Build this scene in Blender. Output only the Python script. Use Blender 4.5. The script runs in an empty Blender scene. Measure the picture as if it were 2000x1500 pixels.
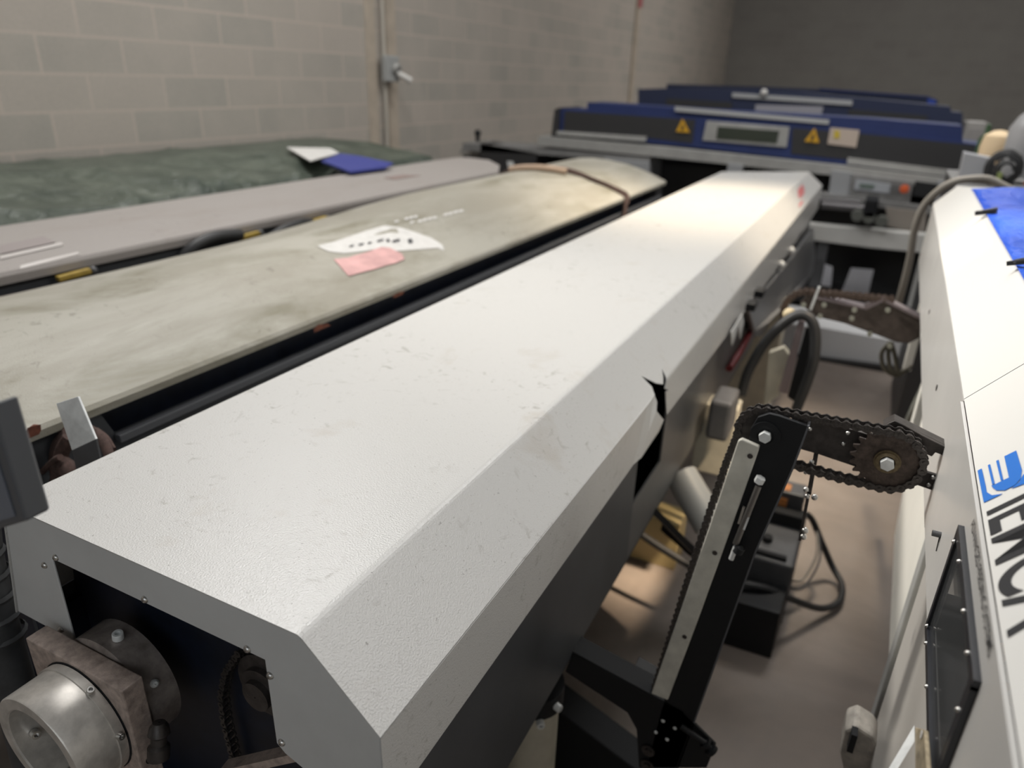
import bpy, bmesh, math, random
from mathutils import Vector, Matrix
random.seed(7)
PI = math.pi
scn = bpy.context.scene
COL = scn.collection

# ------------------------------------------------------------------ camera
cam_d = bpy.data.cameras.new('camera')
cam_d.sensor_width = 36.0
cam_d.lens = 1387.0/2000*36.0
cam_d.clip_start = 0.02; cam_d.clip_end = 200
cam_d.dof.use_dof = True
cam_d.dof.focus_distance = 0.92
cam_d.dof.aperture_fstop = 3.1
cam = bpy.data.objects.new('camera', cam_d)
COL.objects.link(cam)
RR = Matrix([[0.892908, 0.449336, 0.028511], [0.201223, -0.341614, -0.918046], [-0.402771, 0.825468, -0.395447]])
mw = Matrix.Identity(4)
for i in range(3):
    mw[i][0] = RR[0][i]; mw[i][1] = -RR[1][i]; mw[i][2] = -RR[2][i]
mw[2][3] = 1.85
cam.matrix_world = mw
scn.camera = cam

# ------------------------------------------------------------------ exposure, world, large lights
scn.view_settings.view_transform = 'Standard'
scn.view_settings.look = 'None'
scn.view_settings.gamma = 1.0
scn.view_settings.use_curve_mapping = False
scn.view_settings.exposure = 0.0
world = bpy.data.worlds.new('world'); scn.world = world
world.use_nodes = True
world.node_tree.nodes['Background'].inputs[0].default_value = (0.62, 0.68, 0.78, 1)
world.node_tree.nodes['Background'].inputs[1].default_value = 0.15

def aim(o, target):
    d = Vector(target) - o.location
    o.rotation_euler = d.to_track_quat('-Z', 'Y').to_euler()
def area(name, loc, target, sx, sy, power, col):
    l = bpy.data.lights.new(name, 'AREA'); l.shape = 'RECTANGLE'; l.size = sx; l.size_y = sy
    l.energy = power; l.color = col
    o = bpy.data.objects.new(name, l); COL.objects.link(o); o.location = loc; aim(o, target); return o
def spot(name, loc, target, size, blend, power, col, rad):
    l = bpy.data.lights.new(name, 'SPOT'); l.spot_size = math.radians(size); l.spot_blend = blend
    l.energy = power; l.color = col; l.shadow_soft_size = rad
    o = bpy.data.objects.new(name, l); COL.objects.link(o); o.location = loc; aim(o, target); return o
# roof skylights of the hall, and one added fill lamp over the aisle
area('skylight_near', (-1.6, 1.7, 6.2), (-1.0, 1.6, 0), 1.6, 3.4, 118, (1.0, 0.985, 0.96))
area('high_window_left', (-3.95, 3.7, 5.3), (-0.2, 1.4, 1.2), 0.9, 3.0, 200, (1.0, 0.985, 0.96))
area('aisle_fill', (0.3, 5.4, 6.2), (0.0, 5.2, 0), 1.0, 1.6, 115, (1.0, 0.975, 0.94))  # added lamp that brightens the far aisle floor
area('skylight_side', (3.6, 3.8, 6.0), (-3.6, 5.2, 1.8), 1.6, 3.0, 140, (1.0, 0.965, 0.92))
area('skylight_far', (1.2, 12.6, 6.1), (1.2, 14.0, 0), 3.0, 3.0, 290, (1.0, 0.97, 0.93))
# added fill lamp behind the camera that lifts the end plates and back wall
area('fill_behind_camera', (0.6, -2.9, 2.6), (-0.4, 1.0, 1.0), 4.5, 3.0, 52, (0.90, 0.96, 1.0))
# sun through the high windows of the hall
spot('sun_through_roof_window', (-0.5, 4.8, 6.2), (-0.66, 3.75, 1.3), 27, 1.0, 2150, (1.0, 0.83, 0.61), 0.30)
spot('sun_on_right_machine', (-4.0, 1.6, 3.7), (0.22, 1.9, 1.22), 36, 1.0, 800, (1.0, 0.95, 0.87), 0.25)
spot('sun_on_aisle_floor', (1.9, 1.6, 5.4), (-0.54, 2.34, 0.0), 5.0, 0.8, 3800, (1.0, 0.80, 0.58), 0.15)

# ------------------------------------------------------------------ materials
MATS = {}
def new_mat(name):
    m = bpy.data.materials.new(name); m.use_nodes = True
    MATS[name] = m
    nt = m.node_tree
    return m, nt, nt.nodes['Principled BSDF'], nt.nodes, nt.links
def pos_node(nt):
    g = nt.nodes.new('ShaderNodeNewGeometry'); return g.outputs['Position']
def noise(nt, scale, detail=4, rough=0.55, vec=None, dist=0.0):
    n = nt.nodes.new('ShaderNodeTexNoise'); n.inputs['Scale'].default_value = scale
    n.inputs['Detail'].default_value = detail; n.inputs['Roughness'].default_value = rough
    n.inputs['Distortion'].default_value = dist
    nt.links.new(vec if vec is not None else pos_node(nt), n.inputs['Vector']); return n.outputs['Fac']
def ramp(nt, fac, stops):
    r = nt.nodes.new('ShaderNodeValToRGB'); e = r.color_ramp.elements
    e[0].position = stops[0][0]; e[0].color = (*stops[0][1], 1)
    e[1].position = stops[-1][0]; e[1].color = (*stops[-1][1], 1)
    for p, c in stops[1:-1]:
        k = e.new(p); k.color = (*c, 1)
    nt.links.new(fac, r.inputs['Fac']); return r.outputs['Color']
def mix(nt, fac, a, b, mode='MIX'):
    m = nt.nodes.new('ShaderNodeMix'); m.data_type = 'RGBA'; m.blend_type = mode
    if isinstance(fac, (int, float)): m.inputs[0].default_value = fac
    else: nt.links.new(fac, m.inputs[0])
    for i, v in ((6, a), (7, b)):
        if isinstance(v, tuple): m.inputs[i].default_value = (*v, 1)
        else: nt.links.new(v, m.inputs[i])
    return m.outputs[2]
def bump(nt, h, strength, dist, b):
    n = nt.nodes.new('ShaderNodeBump'); n.inputs['Strength'].default_value = strength
    n.inputs['Distance'].default_value = dist
    nt.links.new(h, n.inputs['Height']); nt.links.new(n.outputs['Normal'], b.inputs['Normal'])
def stretch(nt, sx, sy, sz):
    mp = nt.nodes.new('ShaderNodeMapping'); mp.inputs['Scale'].default_value = (sx, sy, sz)
    nt.links.new(pos_node(nt), mp.inputs['Vector']); return mp.outputs['Vector']
def plain(name, col, rough=0.5, metal=0.0, var=0.0, vscale=20, bstr=0.0, bscale=200, spec=0.5):
    m, nt, b, N, L = new_mat(name)
    b.inputs['Roughness'].default_value = rough; b.inputs['Metallic'].default_value = metal
    b.inputs['Specular IOR Level'].default_value = spec
    if var:
        dk = tuple(c*(1-var) for c in col); lt = tuple(min(1, c*(1+var)) for c in col)
        L.new(ramp(nt, noise(nt, vscale, 5, 0.6), [(0.3, dk), (0.7, lt)]), b.inputs['Base Color'])
    else:
        b.inputs['Base Color'].default_value = (*col, 1)
    if bstr: bump(nt, noise(nt, bscale, 3), bstr, 0.001, b)
    return m
def dirty(name, base, stain, amount=(0.55, 0.72), sscale=7, rough=0.42, orange=True, spk=0.5, streak=(1, 1, 1), mottle=None, spots=True):
    """painted sheet metal with stains, small specks and an orange-peel surface"""
    m, nt, b, N, L = new_mat(name)
    v = stretch(nt, *streak)
    s1 = ramp(nt, noise(nt, sscale, 7, 0.65, v, 0.4), [(amount[0], (0, 0, 0)), (amount[1], (1, 1, 1))])
    c = mix(nt, s1, base, stain)
    if mottle:
        s3 = ramp(nt, noise(nt, 3.1, 6, 0.7, v, 0.8), [(0.42, (0, 0, 0)), (0.62, (1, 1, 1))])  # large dirt mottles spread at random
        c = mix(nt, s3, c, mottle)
    if spots:
        s2 = ramp(nt, noise(nt, 210, 2, 0.5), [(0.665, (0, 0, 0)), (0.76, (1, 1, 1))])
        mm = N.new('ShaderNodeMath'); mm.operation = 'MULTIPLY'; mm.inputs[1].default_value = spk
        L.new(s2, mm.inputs[0])
        c = mix(nt, mm.outputs[0], c, tuple(x*0.35 for x in stain))
    L.new(c, b.inputs['Base Color']); b.inputs['Roughness'].default_value = rough
    if orange:
        # scuffs: small grey smudges in clusters, and the orange-peel texture
        n1 = ramp(nt, noise(nt, 4.2, 4, 0.6), [(0.47, (0, 0, 0)), (0.58, (1, 1, 1))])
        n2 = ramp(nt, noise(nt, 38, 4, 0.62, None, 0.8), [(0.585, (0, 0, 0)), (0.70, (1, 1, 1))])
        mm = N.new('ShaderNodeMath'); mm.operation = 'MULTIPLY'; L.new(n1, mm.inputs[0]); L.new(n2, mm.inputs[1])
        m2_ = N.new('ShaderNodeMath'); m2_.operation = 'MULTIPLY'; L.new(mm.outputs[0], m2_.inputs[0]); m2_.inputs[1].default_value = 0.55
        c = mix(nt, m2_.outputs[0], c, tuple(x*0.62 for x in stain)); L.new(c, b.inputs['Base Color'])
        bump(nt, noise(nt, 400, 2, 0.5), 0.7, 0.0009, b)
    return m

white = dirty('white_powder_coat', (0.575, 0.572, 0.56), (0.50, 0.47, 0.43), (0.60, 0.80), 6, 0.27)
white_end = plain('white_powder_coat_smooth', (0.60, 0.61, 0.61), 0.5, var=0.05, vscale=9)
cream_dirty = dirty('aged_cream_paint', (0.39, 0.375, 0.325), (0.215, 0.20, 0.145), (0.49, 0.64), 4.2, 0.5, spk=0.3, streak=(1, .35, 1), mottle=(0.32, 0.30, 0.25))
grey_dirty = dirty('aged_grey_paint', (0.33, 0.305, 0.29), (0.30, 0.27, 0.25), (0.52, 0.72), 5, 0.5, spk=0.3, streak=(1, .35, 1))
white_R = dirty('clean_white_paint', (0.74, 0.735, 0.71), (0.62, 0.58, 0.52), (0.66, 0.85), 8, 0.35, orange=False, spots=False)
gloss_grey = plain('gloss_grey_sheet', (0.64, 0.63, 0.61), 0.25, var=0.04, vscale=5)
beige = plain('beige_paint', (0.88, 0.86, 0.79), 0.4, var=0.06, vscale=4)
cream = plain('cream_paint', (0.52, 0.49, 0.40), 0.45, var=0.12, vscale=14)
anthracite = plain('anthracite_paint', (0.052, 0.056, 0.062), 0.42, var=0.12, vscale=9)
anthracite_far = plain('anthracite_with_reflections', (0.10, 0.10, 0.10), 0.38, var=0.12, vscale=7)  # same paint, reflections on the far panels put into a lighter colour
flangegrey = plain('flange_grey_paint', (0.10, 0.105, 0.115), 0.36)
black = plain('black_paint', (0.010, 0.011, 0.013), 0.5, bstr=.2, spec=.3)
blackm = plain('black_matt', (0.008, 0.009, 0.011), 0.8)
navy = plain('navy_interior', (0.006, 0.010, 0.022), 0.5, var=0.3, vscale=30)
rubber = plain('black_rubber', (0.022, 0.023, 0.025), 0.5, bstr=.3, bscale=90)
rubber_grey = plain('grey_hose', (0.30, 0.28, 0.25), 0.5)
steel = plain('bright_steel', (0.62, 0.61, 0.59), 0.28, 1.0, var=0.15, vscale=60)
zinc = plain('zinc_steel', (0.72, 0.74, 0.74), 0.42, 0.15, var=0.18, vscale=35)
chain_m = plain('oily_chain', (0.10, 0.092, 0.088), 0.36, 0.8, var=0.35, vscale=260)
plate_m = plain('oily_plate', (0.055, 0.048, 0.045), 0.40, 0.35, var=0.4, vscale=60, bstr=.3)
brown_steel = plain('browned_steel', (0.42, 0.34, 0.30), 0.5, 0.1, var=0.35, vscale=70, bstr=.6, bscale=260)
rustm = plain('rust', (0.14, 0.045, 0.025), 0.8, var=0.4, vscale=80)
rope_m = plain('brown_rope', (0.075, 0.045, 0.038), 0.9, var=0.4, vscale=90, bstr=.8, bscale=400)
blue_paint = plain('dark_blue_paint', (0.014, 0.028, 0.115), 0.6, var=0.15, vscale=3)
blue_dark = plain('navy_blue_paint', (0.018, 0.026, 0.065), 0.5)
charcoal = plain('charcoal_paint', (0.030, 0.030, 0.032), 0.5)
lightgrey = plain('light_grey_paint', (0.34, 0.34, 0.33), 0.5, var=0.15, vscale=5)
midgrey = plain('mid_grey_paint', (0.20, 0.20, 0.20), 0.5, var=0.15, vscale=5)
paper = plain('white_paper', (0.62, 0.61, 0.59), 0.7, var=0.08, vscale=30)
pink = plain('pink_sticker', (0.58, 0.34, 0.33), 0.6, var=0.2, vscale=14)
yellow = plain('yellow_plastic', (0.36, 0.25, 0.045), 0.5, var=0.2, vscale=30)
warn = plain('warning_yellow', (0.60, 0.33, 0.02), 0.5)
red = plain('red_print', (0.55, 0.05, 0.06), 0.5)
red_dark = plain('dark_red_tube', (0.16, 0.015, 0.02), 0.45)
orange_m = plain('orange_sticker', (0.62, 0.24, 0.07), 0.5)
ink = plain('black_print', (0.022, 0.023, 0.027), 0.45)
logo_blue = plain('blue_print', (0.02, 0.17, 0.62), 0.4)
mauve = plain('mauve_sheen_metal', (0.30, 0.25, 0.26), 0.3, 0.5)
motor_m = plain('motor_grey', (0.075, 0.077, 0.083), 0.45, var=0.15, vscale=20)
ltstrip = plain('worn_ivory_strip', (0.60, 0.585, 0.52), 0.42, var=0.16, vscale=24)

# concrete block walls
def block_mat(name, ax, base, dark, mortar, off=(0, 0)):
    m, nt, b, N, L = new_mat(name)
    sp = N.new('ShaderNodeSeparateXYZ'); L.new(pos_node(nt), sp.inputs[0])
    cb = N.new('ShaderNodeCombineXYZ')
    a1 = N.new('ShaderNodeMath'); a1.operation = 'ADD'; a1.inputs[1].default_value = off[0]
    a2 = N.new('ShaderNodeMath'); a2.operation = 'ADD'; a2.inputs[1].default_value = off[1]
    L.new(sp.outputs[ax], a1.inputs[0]); L.new(sp.outputs[2], a2.inputs[0])
    L.new(a1.outputs[0], cb.inputs[0]); L.new(a2.outputs[0], cb.inputs[1])
    br = N.new('ShaderNodeTexBrick'); L.new(cb.outputs[0], br.inputs['Vector'])
    br.inputs['Scale'].default_value = 1.0; br.inputs['Brick Width'].default_value = 0.5
    br.inputs['Row Height'].default_value = 0.194; br.inputs['Mortar Size'].default_value = 0.009
    br.inputs['Mortar Smooth'].default_value = 0.3; br.inputs['Bias'].default_value = 0.0
    br.inputs['Color1'].default_value = (*base, 1); br.inputs['Color2'].default_value = (*dark, 1)
    br.inputs['Mortar'].default_value = (*mortar, 1)
    c = mix(nt, ramp(nt, noise(nt, 1.6, 6, 0.65), [(0.35, (0, 0, 0)), (0.75, (0.8, 0.8, 0.8))]), br.outputs['Color'], tuple(x*1.1 for x in base))
    c = mix(nt, ramp(nt, noise(nt, 60, 4, 0.7), [(0.3, (0, 0, 0)), (0.9, (0.35, 0.35, 0.35))]), c, tuple(x*0.6 for x in dark))
    L.new(c, b.inputs['Base Color']); b.inputs['Roughness'].default_value = 0.9
    bump(nt, noise(nt, 120, 3), 0.6, 0.003, b)
    return m
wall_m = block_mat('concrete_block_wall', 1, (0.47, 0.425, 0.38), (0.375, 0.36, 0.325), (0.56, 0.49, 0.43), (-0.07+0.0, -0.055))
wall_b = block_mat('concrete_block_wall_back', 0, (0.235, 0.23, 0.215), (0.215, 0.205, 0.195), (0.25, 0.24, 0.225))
def concrete_mat():
    m, nt, b, N, L = new_mat('stained_concrete_floor')
    a = ramp(nt, noise(nt, 1.1, 7, 0.6, None, 0.6), [(0.32, (0.145, 0.118, 0.101)), (0.55, (0.235, 0.198, 0.172)), (0.75, (0.33, 0.28, 0.245))])
    c = mix(nt, ramp(nt, noise(nt, 9, 5, 0.7), [(0.45, (0, 0, 0)), (0.75, (0.6, 0.6, 0.6))]), a, (0.19, 0.165, 0.148))
    L.new(c, b.inputs['Base Color']); b.inputs['Roughness'].default_value = 0.6
    bump(nt, noise(nt, 80, 4), 0.3, 0.002, b)
    return m
floor_m = concrete_mat()
def tarp_mat(name, c1, c2, rough=0.4):
    m, nt, b, N, L = new_mat(name)
    L.new(ramp(nt, noise(nt, 5, 5, 0.6, None, 0.5), [(0.35, c1), (0.7, c2)]), b.inputs['Base Color'])
    b.inputs['Roughness'].default_value = rough
    bump(nt, noise(nt, 14, 5, 0.6, None, 1.0), 0.6, 0.03, b)
    return m
green_tarp = tarp_mat('green_tarpaulin', (0.040, 0.056, 0.043), (0.115, 0.135, 0.108), 0.36)
blue_tarp = tarp_mat('blue_tarpaulin', (0.018, 0.085, 0.60), (0.03, 0.13, 0.72), 0.35)
def glass_mat():
    m, nt, b, N, L = new_mat('smoked_polycarbonate')
    b.inputs['Base Color'].default_value = (0.12, 0.125, 0.13, 1)
    b.inputs['Roughness'].default_value = 0.10
    b.inputs['Alpha'].default_value = 0.38
    return m
smoke = glass_mat()

# ------------------------------------------------------------------ mesh helpers
def V(p): return Vector(p)
class MB:
    def __init__(s): s.bm = bmesh.new()
    def poly(s, pts):
        return s.bm.faces.new([s.bm.verts.new(V(p)) for p in pts])
    def extr(s, pts, vec):
        """closed prism: polygon pts swept along vec"""
        n = len(pts); vec = V(vec)
        a = [s.bm.verts.new(V(p)) for p in pts]; b = [s.bm.verts.new(V(p)+vec) for p in pts]
        s.bm.faces.new(a); s.bm.faces.new(b[::-1])
        for i in range(n): s.bm.faces.new((a[i], b[i], b[(i+1) % n], a[(i+1) % n]))
        return s
    def box(s, x0, x1, y0, y1, z0, z1):
        return s.extr([(x0, y0, z0), (x1, y0, z0), (x1, y1, z0), (x0, y1, z0)], (0, 0, z1-z0))
    def bar(s, p0, p1, w, h, up=(0, 0, 1)):
        p0, p1 = V(p0), V(p1); d = (p1-p0).normalized(); u = V(up); r = d.cross(u).normalized(); u = r.cross(d)
        q = [p0 + r*a*w/2 + u*b*h/2 for a, b in ((-1, -1), (1, -1), (1, 1), (-1, 1))]
        return s.extr(q, p1-p0)
    def cyl(s, p0, p1, r, seg=20, r2=None, caps=True):
        p0, p1 = V(p0), V(p1); r2 = r if r2 is None else r2
        d = (p1-p0).normalized(); u = d.orthogonal().normalized(); w = d.cross(u)
        A, B = [], []
        for i in range(seg):
            t = 2*PI*i/seg; k = u*math.cos(t)+w*math.sin(t)
            A.append(s.bm.verts.new(p0+k*r)); B.append(s.bm.verts.new(p1+k*r2))
        for i in range(seg):
            f = s.bm.faces.new((A[i], A[(i+1) % seg], B[(i+1) % seg], B[i])); f.smooth = seg > 8
        if caps: s.bm.faces.new(A[::-1]); s.bm.faces.new(B)
        return s
    def lathe(s, p0, ax, prof, seg=40):
        """prof: list of (distance along axis, radius); closed ring when first==last"""
        p0 = V(p0); d = V(ax).normalized(); u = d.orthogonal().normalized(); w = d.cross(u)
        rings = []
        for (t, r) in prof:
            rings.append([s.bm.verts.new(p0+d*t+(u*math.cos(2*PI*i/seg)+w*math.sin(2*PI*i/seg))*r) for i in range(seg)])
        for a, b in zip(rings, rings[1:]):
            for i in range(seg):
                f = s.bm.faces.new((a[i], a[(i+1) % seg], b[(i+1) % seg], b[i])); f.smooth = True
        return s
    def tube(s, pts, r, seg=10, sub=5, flat=1.0):
        pts = [V(p) for p in pts]; P = []
        n = len(pts)
        for i in range(n-1):
            p0 = pts[max(i-1, 0)]; p1 = pts[i]; p2 = pts[i+1]; p3 = pts[min(i+2, n-1)]
            for k in range(sub):
                t = k/sub
                P.append(0.5*((2*p1)+(p2-p0)*t+(2*p0-5*p1+4*p2-p3)*t*t+(3*p1-p0-3*p2+p3)*t**3))
        P.append(pts[-1])
        prev = None; u = None
        for i, p in enumerate(P):
            d = (P[min(i+1, len(P)-1)]-P[max(i-1, 0)]).normalized()
            if u is None: u = d.orthogonal().normalized()
            else: u = (u-d*u.dot(d)).normalized()
            w = d.cross(u)
            ring = [s.bm.verts.new(p+(u*math.cos(2*PI*k/seg)+w*math.sin(2*PI*k/seg)*flat)*r) for k in range(seg)]
            if prev:
                for k in range(seg):
                    f = s.bm.faces.new((prev[k], prev[(k+1) % seg], ring[(k+1) % seg], ring[k])); f.smooth = True
            else: s.bm.faces.new(ring[::-1])
            prev = ring
        s.bm.faces.new(prev); return s
    def grid(s, fn, nu, nv, smooth=True):
        g = [[s.bm.verts.new(V(fn(i/nu, j/nv))) for j in range(nv+1)] for i in range(nu+1)]
        for i in range(nu):
            for j in range(nv):
                f = s.bm.faces.new((g[i][j], g[i+1][j], g[i+1][j+1], g[i][j+1])); f.smooth = smooth
        return s
    def ball(s, c, r, seg=12):
        res = bmesh.ops.create_uvsphere(s.bm, u_segments=seg, v_segments=seg//2+2, radius=r, matrix=Matrix.Translation(V(c)))
        for v in res['verts']:
            for f in v.link_faces: f.smooth = True
        return s
    def hexa(s, c, ax, r, h):
        c = V(c); return s.cyl(c, c+V(ax).normalized()*h, r, 6)
    def merge(s, d=0.0002):
        bmesh.ops.remove_doubles(s.bm, verts=s.bm.verts, dist=d); return s
    def build(s, name, mat, parent=None, bevel=0, seg=2, solid=0, recalc=True):
        if recalc: bmesh.ops.recalc_face_normals(s.bm, faces=s.bm.faces)
        off = ROOT.get(parent.name, V((0, 0, 0))) if parent else V((0, 0, 0))
        for v in s.bm.verts: v.co -= off
        me = bpy.data.meshes.new(name); s.bm.to_mesh(me); s.bm.free()
        sm = [p.use_smooth for p in me.polygons]
        if any(sm):
            me.set_sharp_from_angle(angle=math.radians(38))
            me.polygons.foreach_set('use_smooth', sm)
        me.materials.append(mat)
        o = bpy.data.objects.new(name, me); COL.objects.link(o)
        if parent: o.parent = parent
        ROOT[o.name] = off
        if bevel:
            m = o.modifiers.new('bevel', 'BEVEL'); m.width = bevel; m.segments = seg; m.limit_method = 'ANGLE'; m.angle_limit = math.radians(30)
        if solid:
            m = o.modifiers.new('solid', 'SOLIDIFY'); m.thickness = solid; m.offset = -1
        return o
ROOT = {}
def thing(name, label, cat, loc, group=None):
    o = bpy.data.objects.new(name, None); COL.objects.link(o); o.location = loc
    o.empty_display_size = 0.1
    ROOT[o.name] = V(loc); o['label'] = label; o['category'] = cat
    if group: o['group'] = group
    return o
def tag(o, label, cat, group=None):
    o['label'] = label; o['category'] = cat
    if group: o['group'] = group
    return o
def struct(o): o['kind'] = 'structure'; return o
def text_mesh(name, body, size, origin, xdir, ydir, mat, parent, width=None, height=None, ext=0.0004, bold=0.0):
    cu = bpy.data.curves.new('lettering', 'FONT'); cu.body = body; cu.size = 1.0; cu.extrude = 0.0; cu.offset = bold
    t = bpy.data.objects.new('lettering', cu); COL.objects.link(t)
    dg = bpy.context.evaluated_depsgraph_get(); me = bpy.data.meshes.new_from_object(t.evaluated_get(dg))
    bpy.data.objects.remove(t)
    xs = [v.co.x for v in me.vertices]; ys = [v.co.y for v in me.vertices]
    x0, x1, y0, y1 = min(xs), max(xs), min(ys), max(ys)
    sx = (width/(x1-x0)) if width else size; sy = (height/(y1-y0)) if height else size
    X = V(xdir).normalized(); Y = V(ydir).normalized(); Z = X.cross(Y)
    off = ROOT.get(parent.name, V((0, 0, 0)))
    for v in me.vertices:
        v.co = V(origin)+X*(v.co.x-x0)*sx+Y*(v.co.y-y0)*sy+Z*ext-off
    me.name = name; me.materials.clear(); me.materials.append(mat)
    o = bpy.data.objects.new(name, me); COL.objects.link(o); o.parent = parent
    ROOT[o.name] = off
    return o
def chain_mesh(pts, pitch, plate_h, width, closed=False, normal=(0, 1, 0), seg=10):
    """roller chain along a polyline lying in the plane with the given normal"""
    pts = [V(p) for p in pts]
    if closed: pts = pts+[pts[0]]
    L = [0]
    for a, b in zip(pts, pts[1:]): L.append(L[-1]+(b-a).length)
    n = int(L[-1]/pitch); P = []
    j = 0
    for i in range(n+1):
        t = i*L[-1]/n
        while j < len(L)-2 and L[j+1] < t: j += 1
        k = (t-L[j])/max(1e-9, L[j+1]-L[j]); P.append(pts[j].lerp(pts[j+1], min(1, k)))
    mb = MB(); N = V(normal).normalized()
    for i in range(n):
        a, b = P[i], P[i+1]; d = (b-a).normalized(); u = N.cross(d)
        r = plate_h/2; w = width/2*(0.78 if i % 2 else 1.0)
        out = []
        for c, s0 in ((a, 1), (b, -1)):
            base = math.pi/2 if s0 == 1 else -math.pi/2
            for q in range(5):
                t = base + PI*q/4
                out.append(c + d*math.cos(t)*r + u*math.sin(t)*r)
        mid1 = (a+b)/2 - u*r*0.55; mid2 = (a+b)/2 + u*r*0.55
        ring = out[:5]+[mid1]+out[5:]+[mid2]
        for sgn in (-1, 1):
            mb.extr([q+N*(sgn*w) for q in ring], N*(sgn*width*0.10))
        mb.cyl(a-N*w, a+N*w, r*0.62, 8)
        mb.cyl(a-N*(width/2*1.45), a+N*(width/2*1.45), r*0.34, 8)
    return mb
def arc(c, r, a0, a1, n, y):
    """points of an arc in the xz plane at depth y"""
    return [(c[0]+r*math.cos(math.radians(a0+(a1-a0)*i/n)), y, c[1]+r*math.sin(math.radians(a0+(a1-a0)*i/n))) for i in range(n+1)]
def sprocket(c, y0, y1, r, teeth, depth):
    mb = MB(); pts = []
    for i in range(teeth*4):
        t = 2*PI*i/(teeth*4); k = r if i % 4 in (0, 1) else r-depth
        if i % 4 in (0, 1): t += (0.06 if i % 4 == 0 else -0.06)*2*PI/teeth
        pts.append((c[0]+k*math.cos(t), y0, c[1]+k*math.sin(t)))
    mb.extr(pts, (0, y1-y0, 0)); return mb
def screw(p, n, r, h, parent, mat, name='screw'):
    p = V(p); n = V(n).normalized(); mb = MB()
    mb.lathe(p, n, [(0, r), (h*0.35, r*0.98), (h*0.75, r*0.72), (h, r*0.42), (h, r*0.3), (h*0.6, r*0.26), (h*0.6, 0.0001)], 16)
    return mb.build(name, mat, parent)
def capscrew(p, n, r, h, parent, mat, name='cap_screw'):
    p = V(p); n = V(n).normalized(); mb = MB()
    mb.lathe(p, n, [(0, r), (h*0.9, r), (h, r*0.9), (h, r*0.52), (h*0.5, r*0.5), (h*0.5, 0.0001)], 16)
    return mb.build(name, mat, parent)

# ------------------------------------------------------------------ the hall
struct(MB().box(-4.3, 6.5, -3.2, 20.6, -0.2, 0).build('floor', floor_m))
struct(MB().box(-4.3, -4.1, -3.2, 20.4, 0, 6.4).build('wall_left', wall_m))
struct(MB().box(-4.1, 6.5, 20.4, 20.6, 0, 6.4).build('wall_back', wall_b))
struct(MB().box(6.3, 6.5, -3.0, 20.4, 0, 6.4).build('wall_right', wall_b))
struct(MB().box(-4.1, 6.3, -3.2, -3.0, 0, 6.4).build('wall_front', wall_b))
struct(MB().box(-4.3, 6.5, -3.2, 20.6, 6.4, 6.6).build('ceiling', midgrey))
trim_m = plain('ochre_grey_plaster', (0.46, 0.40, 0.33), 0.8, var=0.12, vscale=6)
struct(MB().box(-4.1, -4.085, 5.38, 5.50, 0, 6.4).build('trim_1', trim_m))
struct(MB().box(-4.1, -4.085, 5.66, 5.80, 0, 6.4).build('trim_2', trim_m))
struct(MB().box(-4.1, -4.06, 12.55, 12.72, 0, 6.4).build('trim_3', trim_m))
c = thing('conduit_pipe', 'pale vertical conduit pipe on the block wall, carrying the grey socket box', 'pipe', (-4.07, 5.58, 0))
MB().cyl((-4.066, 5.585, 0), (-4.066, 5.585, 6.3), 0.019, 14).build('tube', plain('pale_conduit', (0.46, 0.43, 0.38), .5), c)
s = thing('socket_box', 'light grey electrical socket box with a plug, fixed to the block wall', 'socket', (-4.05, 5.6, 1.8))
MB().box(-4.045, -3.985, 5.515, 5.70, 1.79, 2.0).build('body', plain('socket_grey', (0.36, 0.37, 0.37), .5), s, .008)
MB().lathe((-3.985, 5.63, 1.90), (1, 0, -0.35), [(0, .05), (.04, .045), (.045, .03), (.02, .02), (.02, 0.001)], 16).build('outlet', lightgrey, s)
MB().cyl((-3.97, 5.64, 1.86), (-3.86, 5.70, 1.80), 0.026, 12).build('plug', paper, s)
tag(MB().box(-4.058, -4.05, 12.56, 12.75, 2.97, 3.5).build('wall_sign', plain('faded_red', (.42, .12, .13), .6)), 'small faded red sign high on the block wall near the far corner', 'sign')

# ------------------------------------------------------------------ bar feeder in the foreground
m1 = thing('bar_feeder', 'large white textured bar feeder with a torn skirt, nearest machine in the foreground', 'machine', (-0.7, 0.5, 0))
A = (-1.03, 1.09); B = (-0.978, 1.30); Cc = (-0.452, 1.30); D = (-0.352, 1.205)
yn = 0.430
def yf(x): return 5.18 + (x+0.978)*0.86
def P3(q, y): return (q[0], y, q[1])
mb = MB()
mb.poly([P3(B, yn), P3(Cc, yn), P3(Cc, yf(Cc[0])), P3(B, yf(B[0]))])
mb.poly([P3(A, yn), P3(B, yn), P3(B, yf(B[0])), P3(A, yf(A[0]))])
def sl(y, t, out=0.0): return (Cc[0]+(D[0]-Cc[0])*t+out, y, Cc[1]+(D[1]-Cc[1])*t)
mb.poly([P3(Cc, yn), P3(Cc, yf(Cc[0])), P3(D, yf(D[0])), P3(D, 1.560), sl(1.575, .80), sl(1.548, .93), P3(D, 1.525), sl(1.500, .9), sl(1.462, .62), sl(1.470, .88), P3(D, 1.455), P3(D, yn)])
def sk(y, z, o=0.0): return (D[0]+o, y, z)
mb.poly([P3(D, yn), P3(D, 1.33), sk(1.33, 1.088), sk(yn, 1.088)])
mb.poly([P3(D, 1.33), P3(D, 1.40), sk(1.40, 1.135, .007), sk(1.368, 1.088, .006), sk(1.33, 1.088)])
mb.poly([P3(D, 1.40), P3(D, 1.455), sk(1.462, 1.185, .004), sk(1.444, 1.172, .009), sk(1.40, 1.135, .007)])
mb.poly([sk(1.40, 1.135, .007), sk(1.444, 1.172, .009), sk(1.470, 1.150, .013), sk(1.498, 1.128, .016), sk(1.480, 1.105, .012), sk(1.368, 1.088, .006)])
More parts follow.
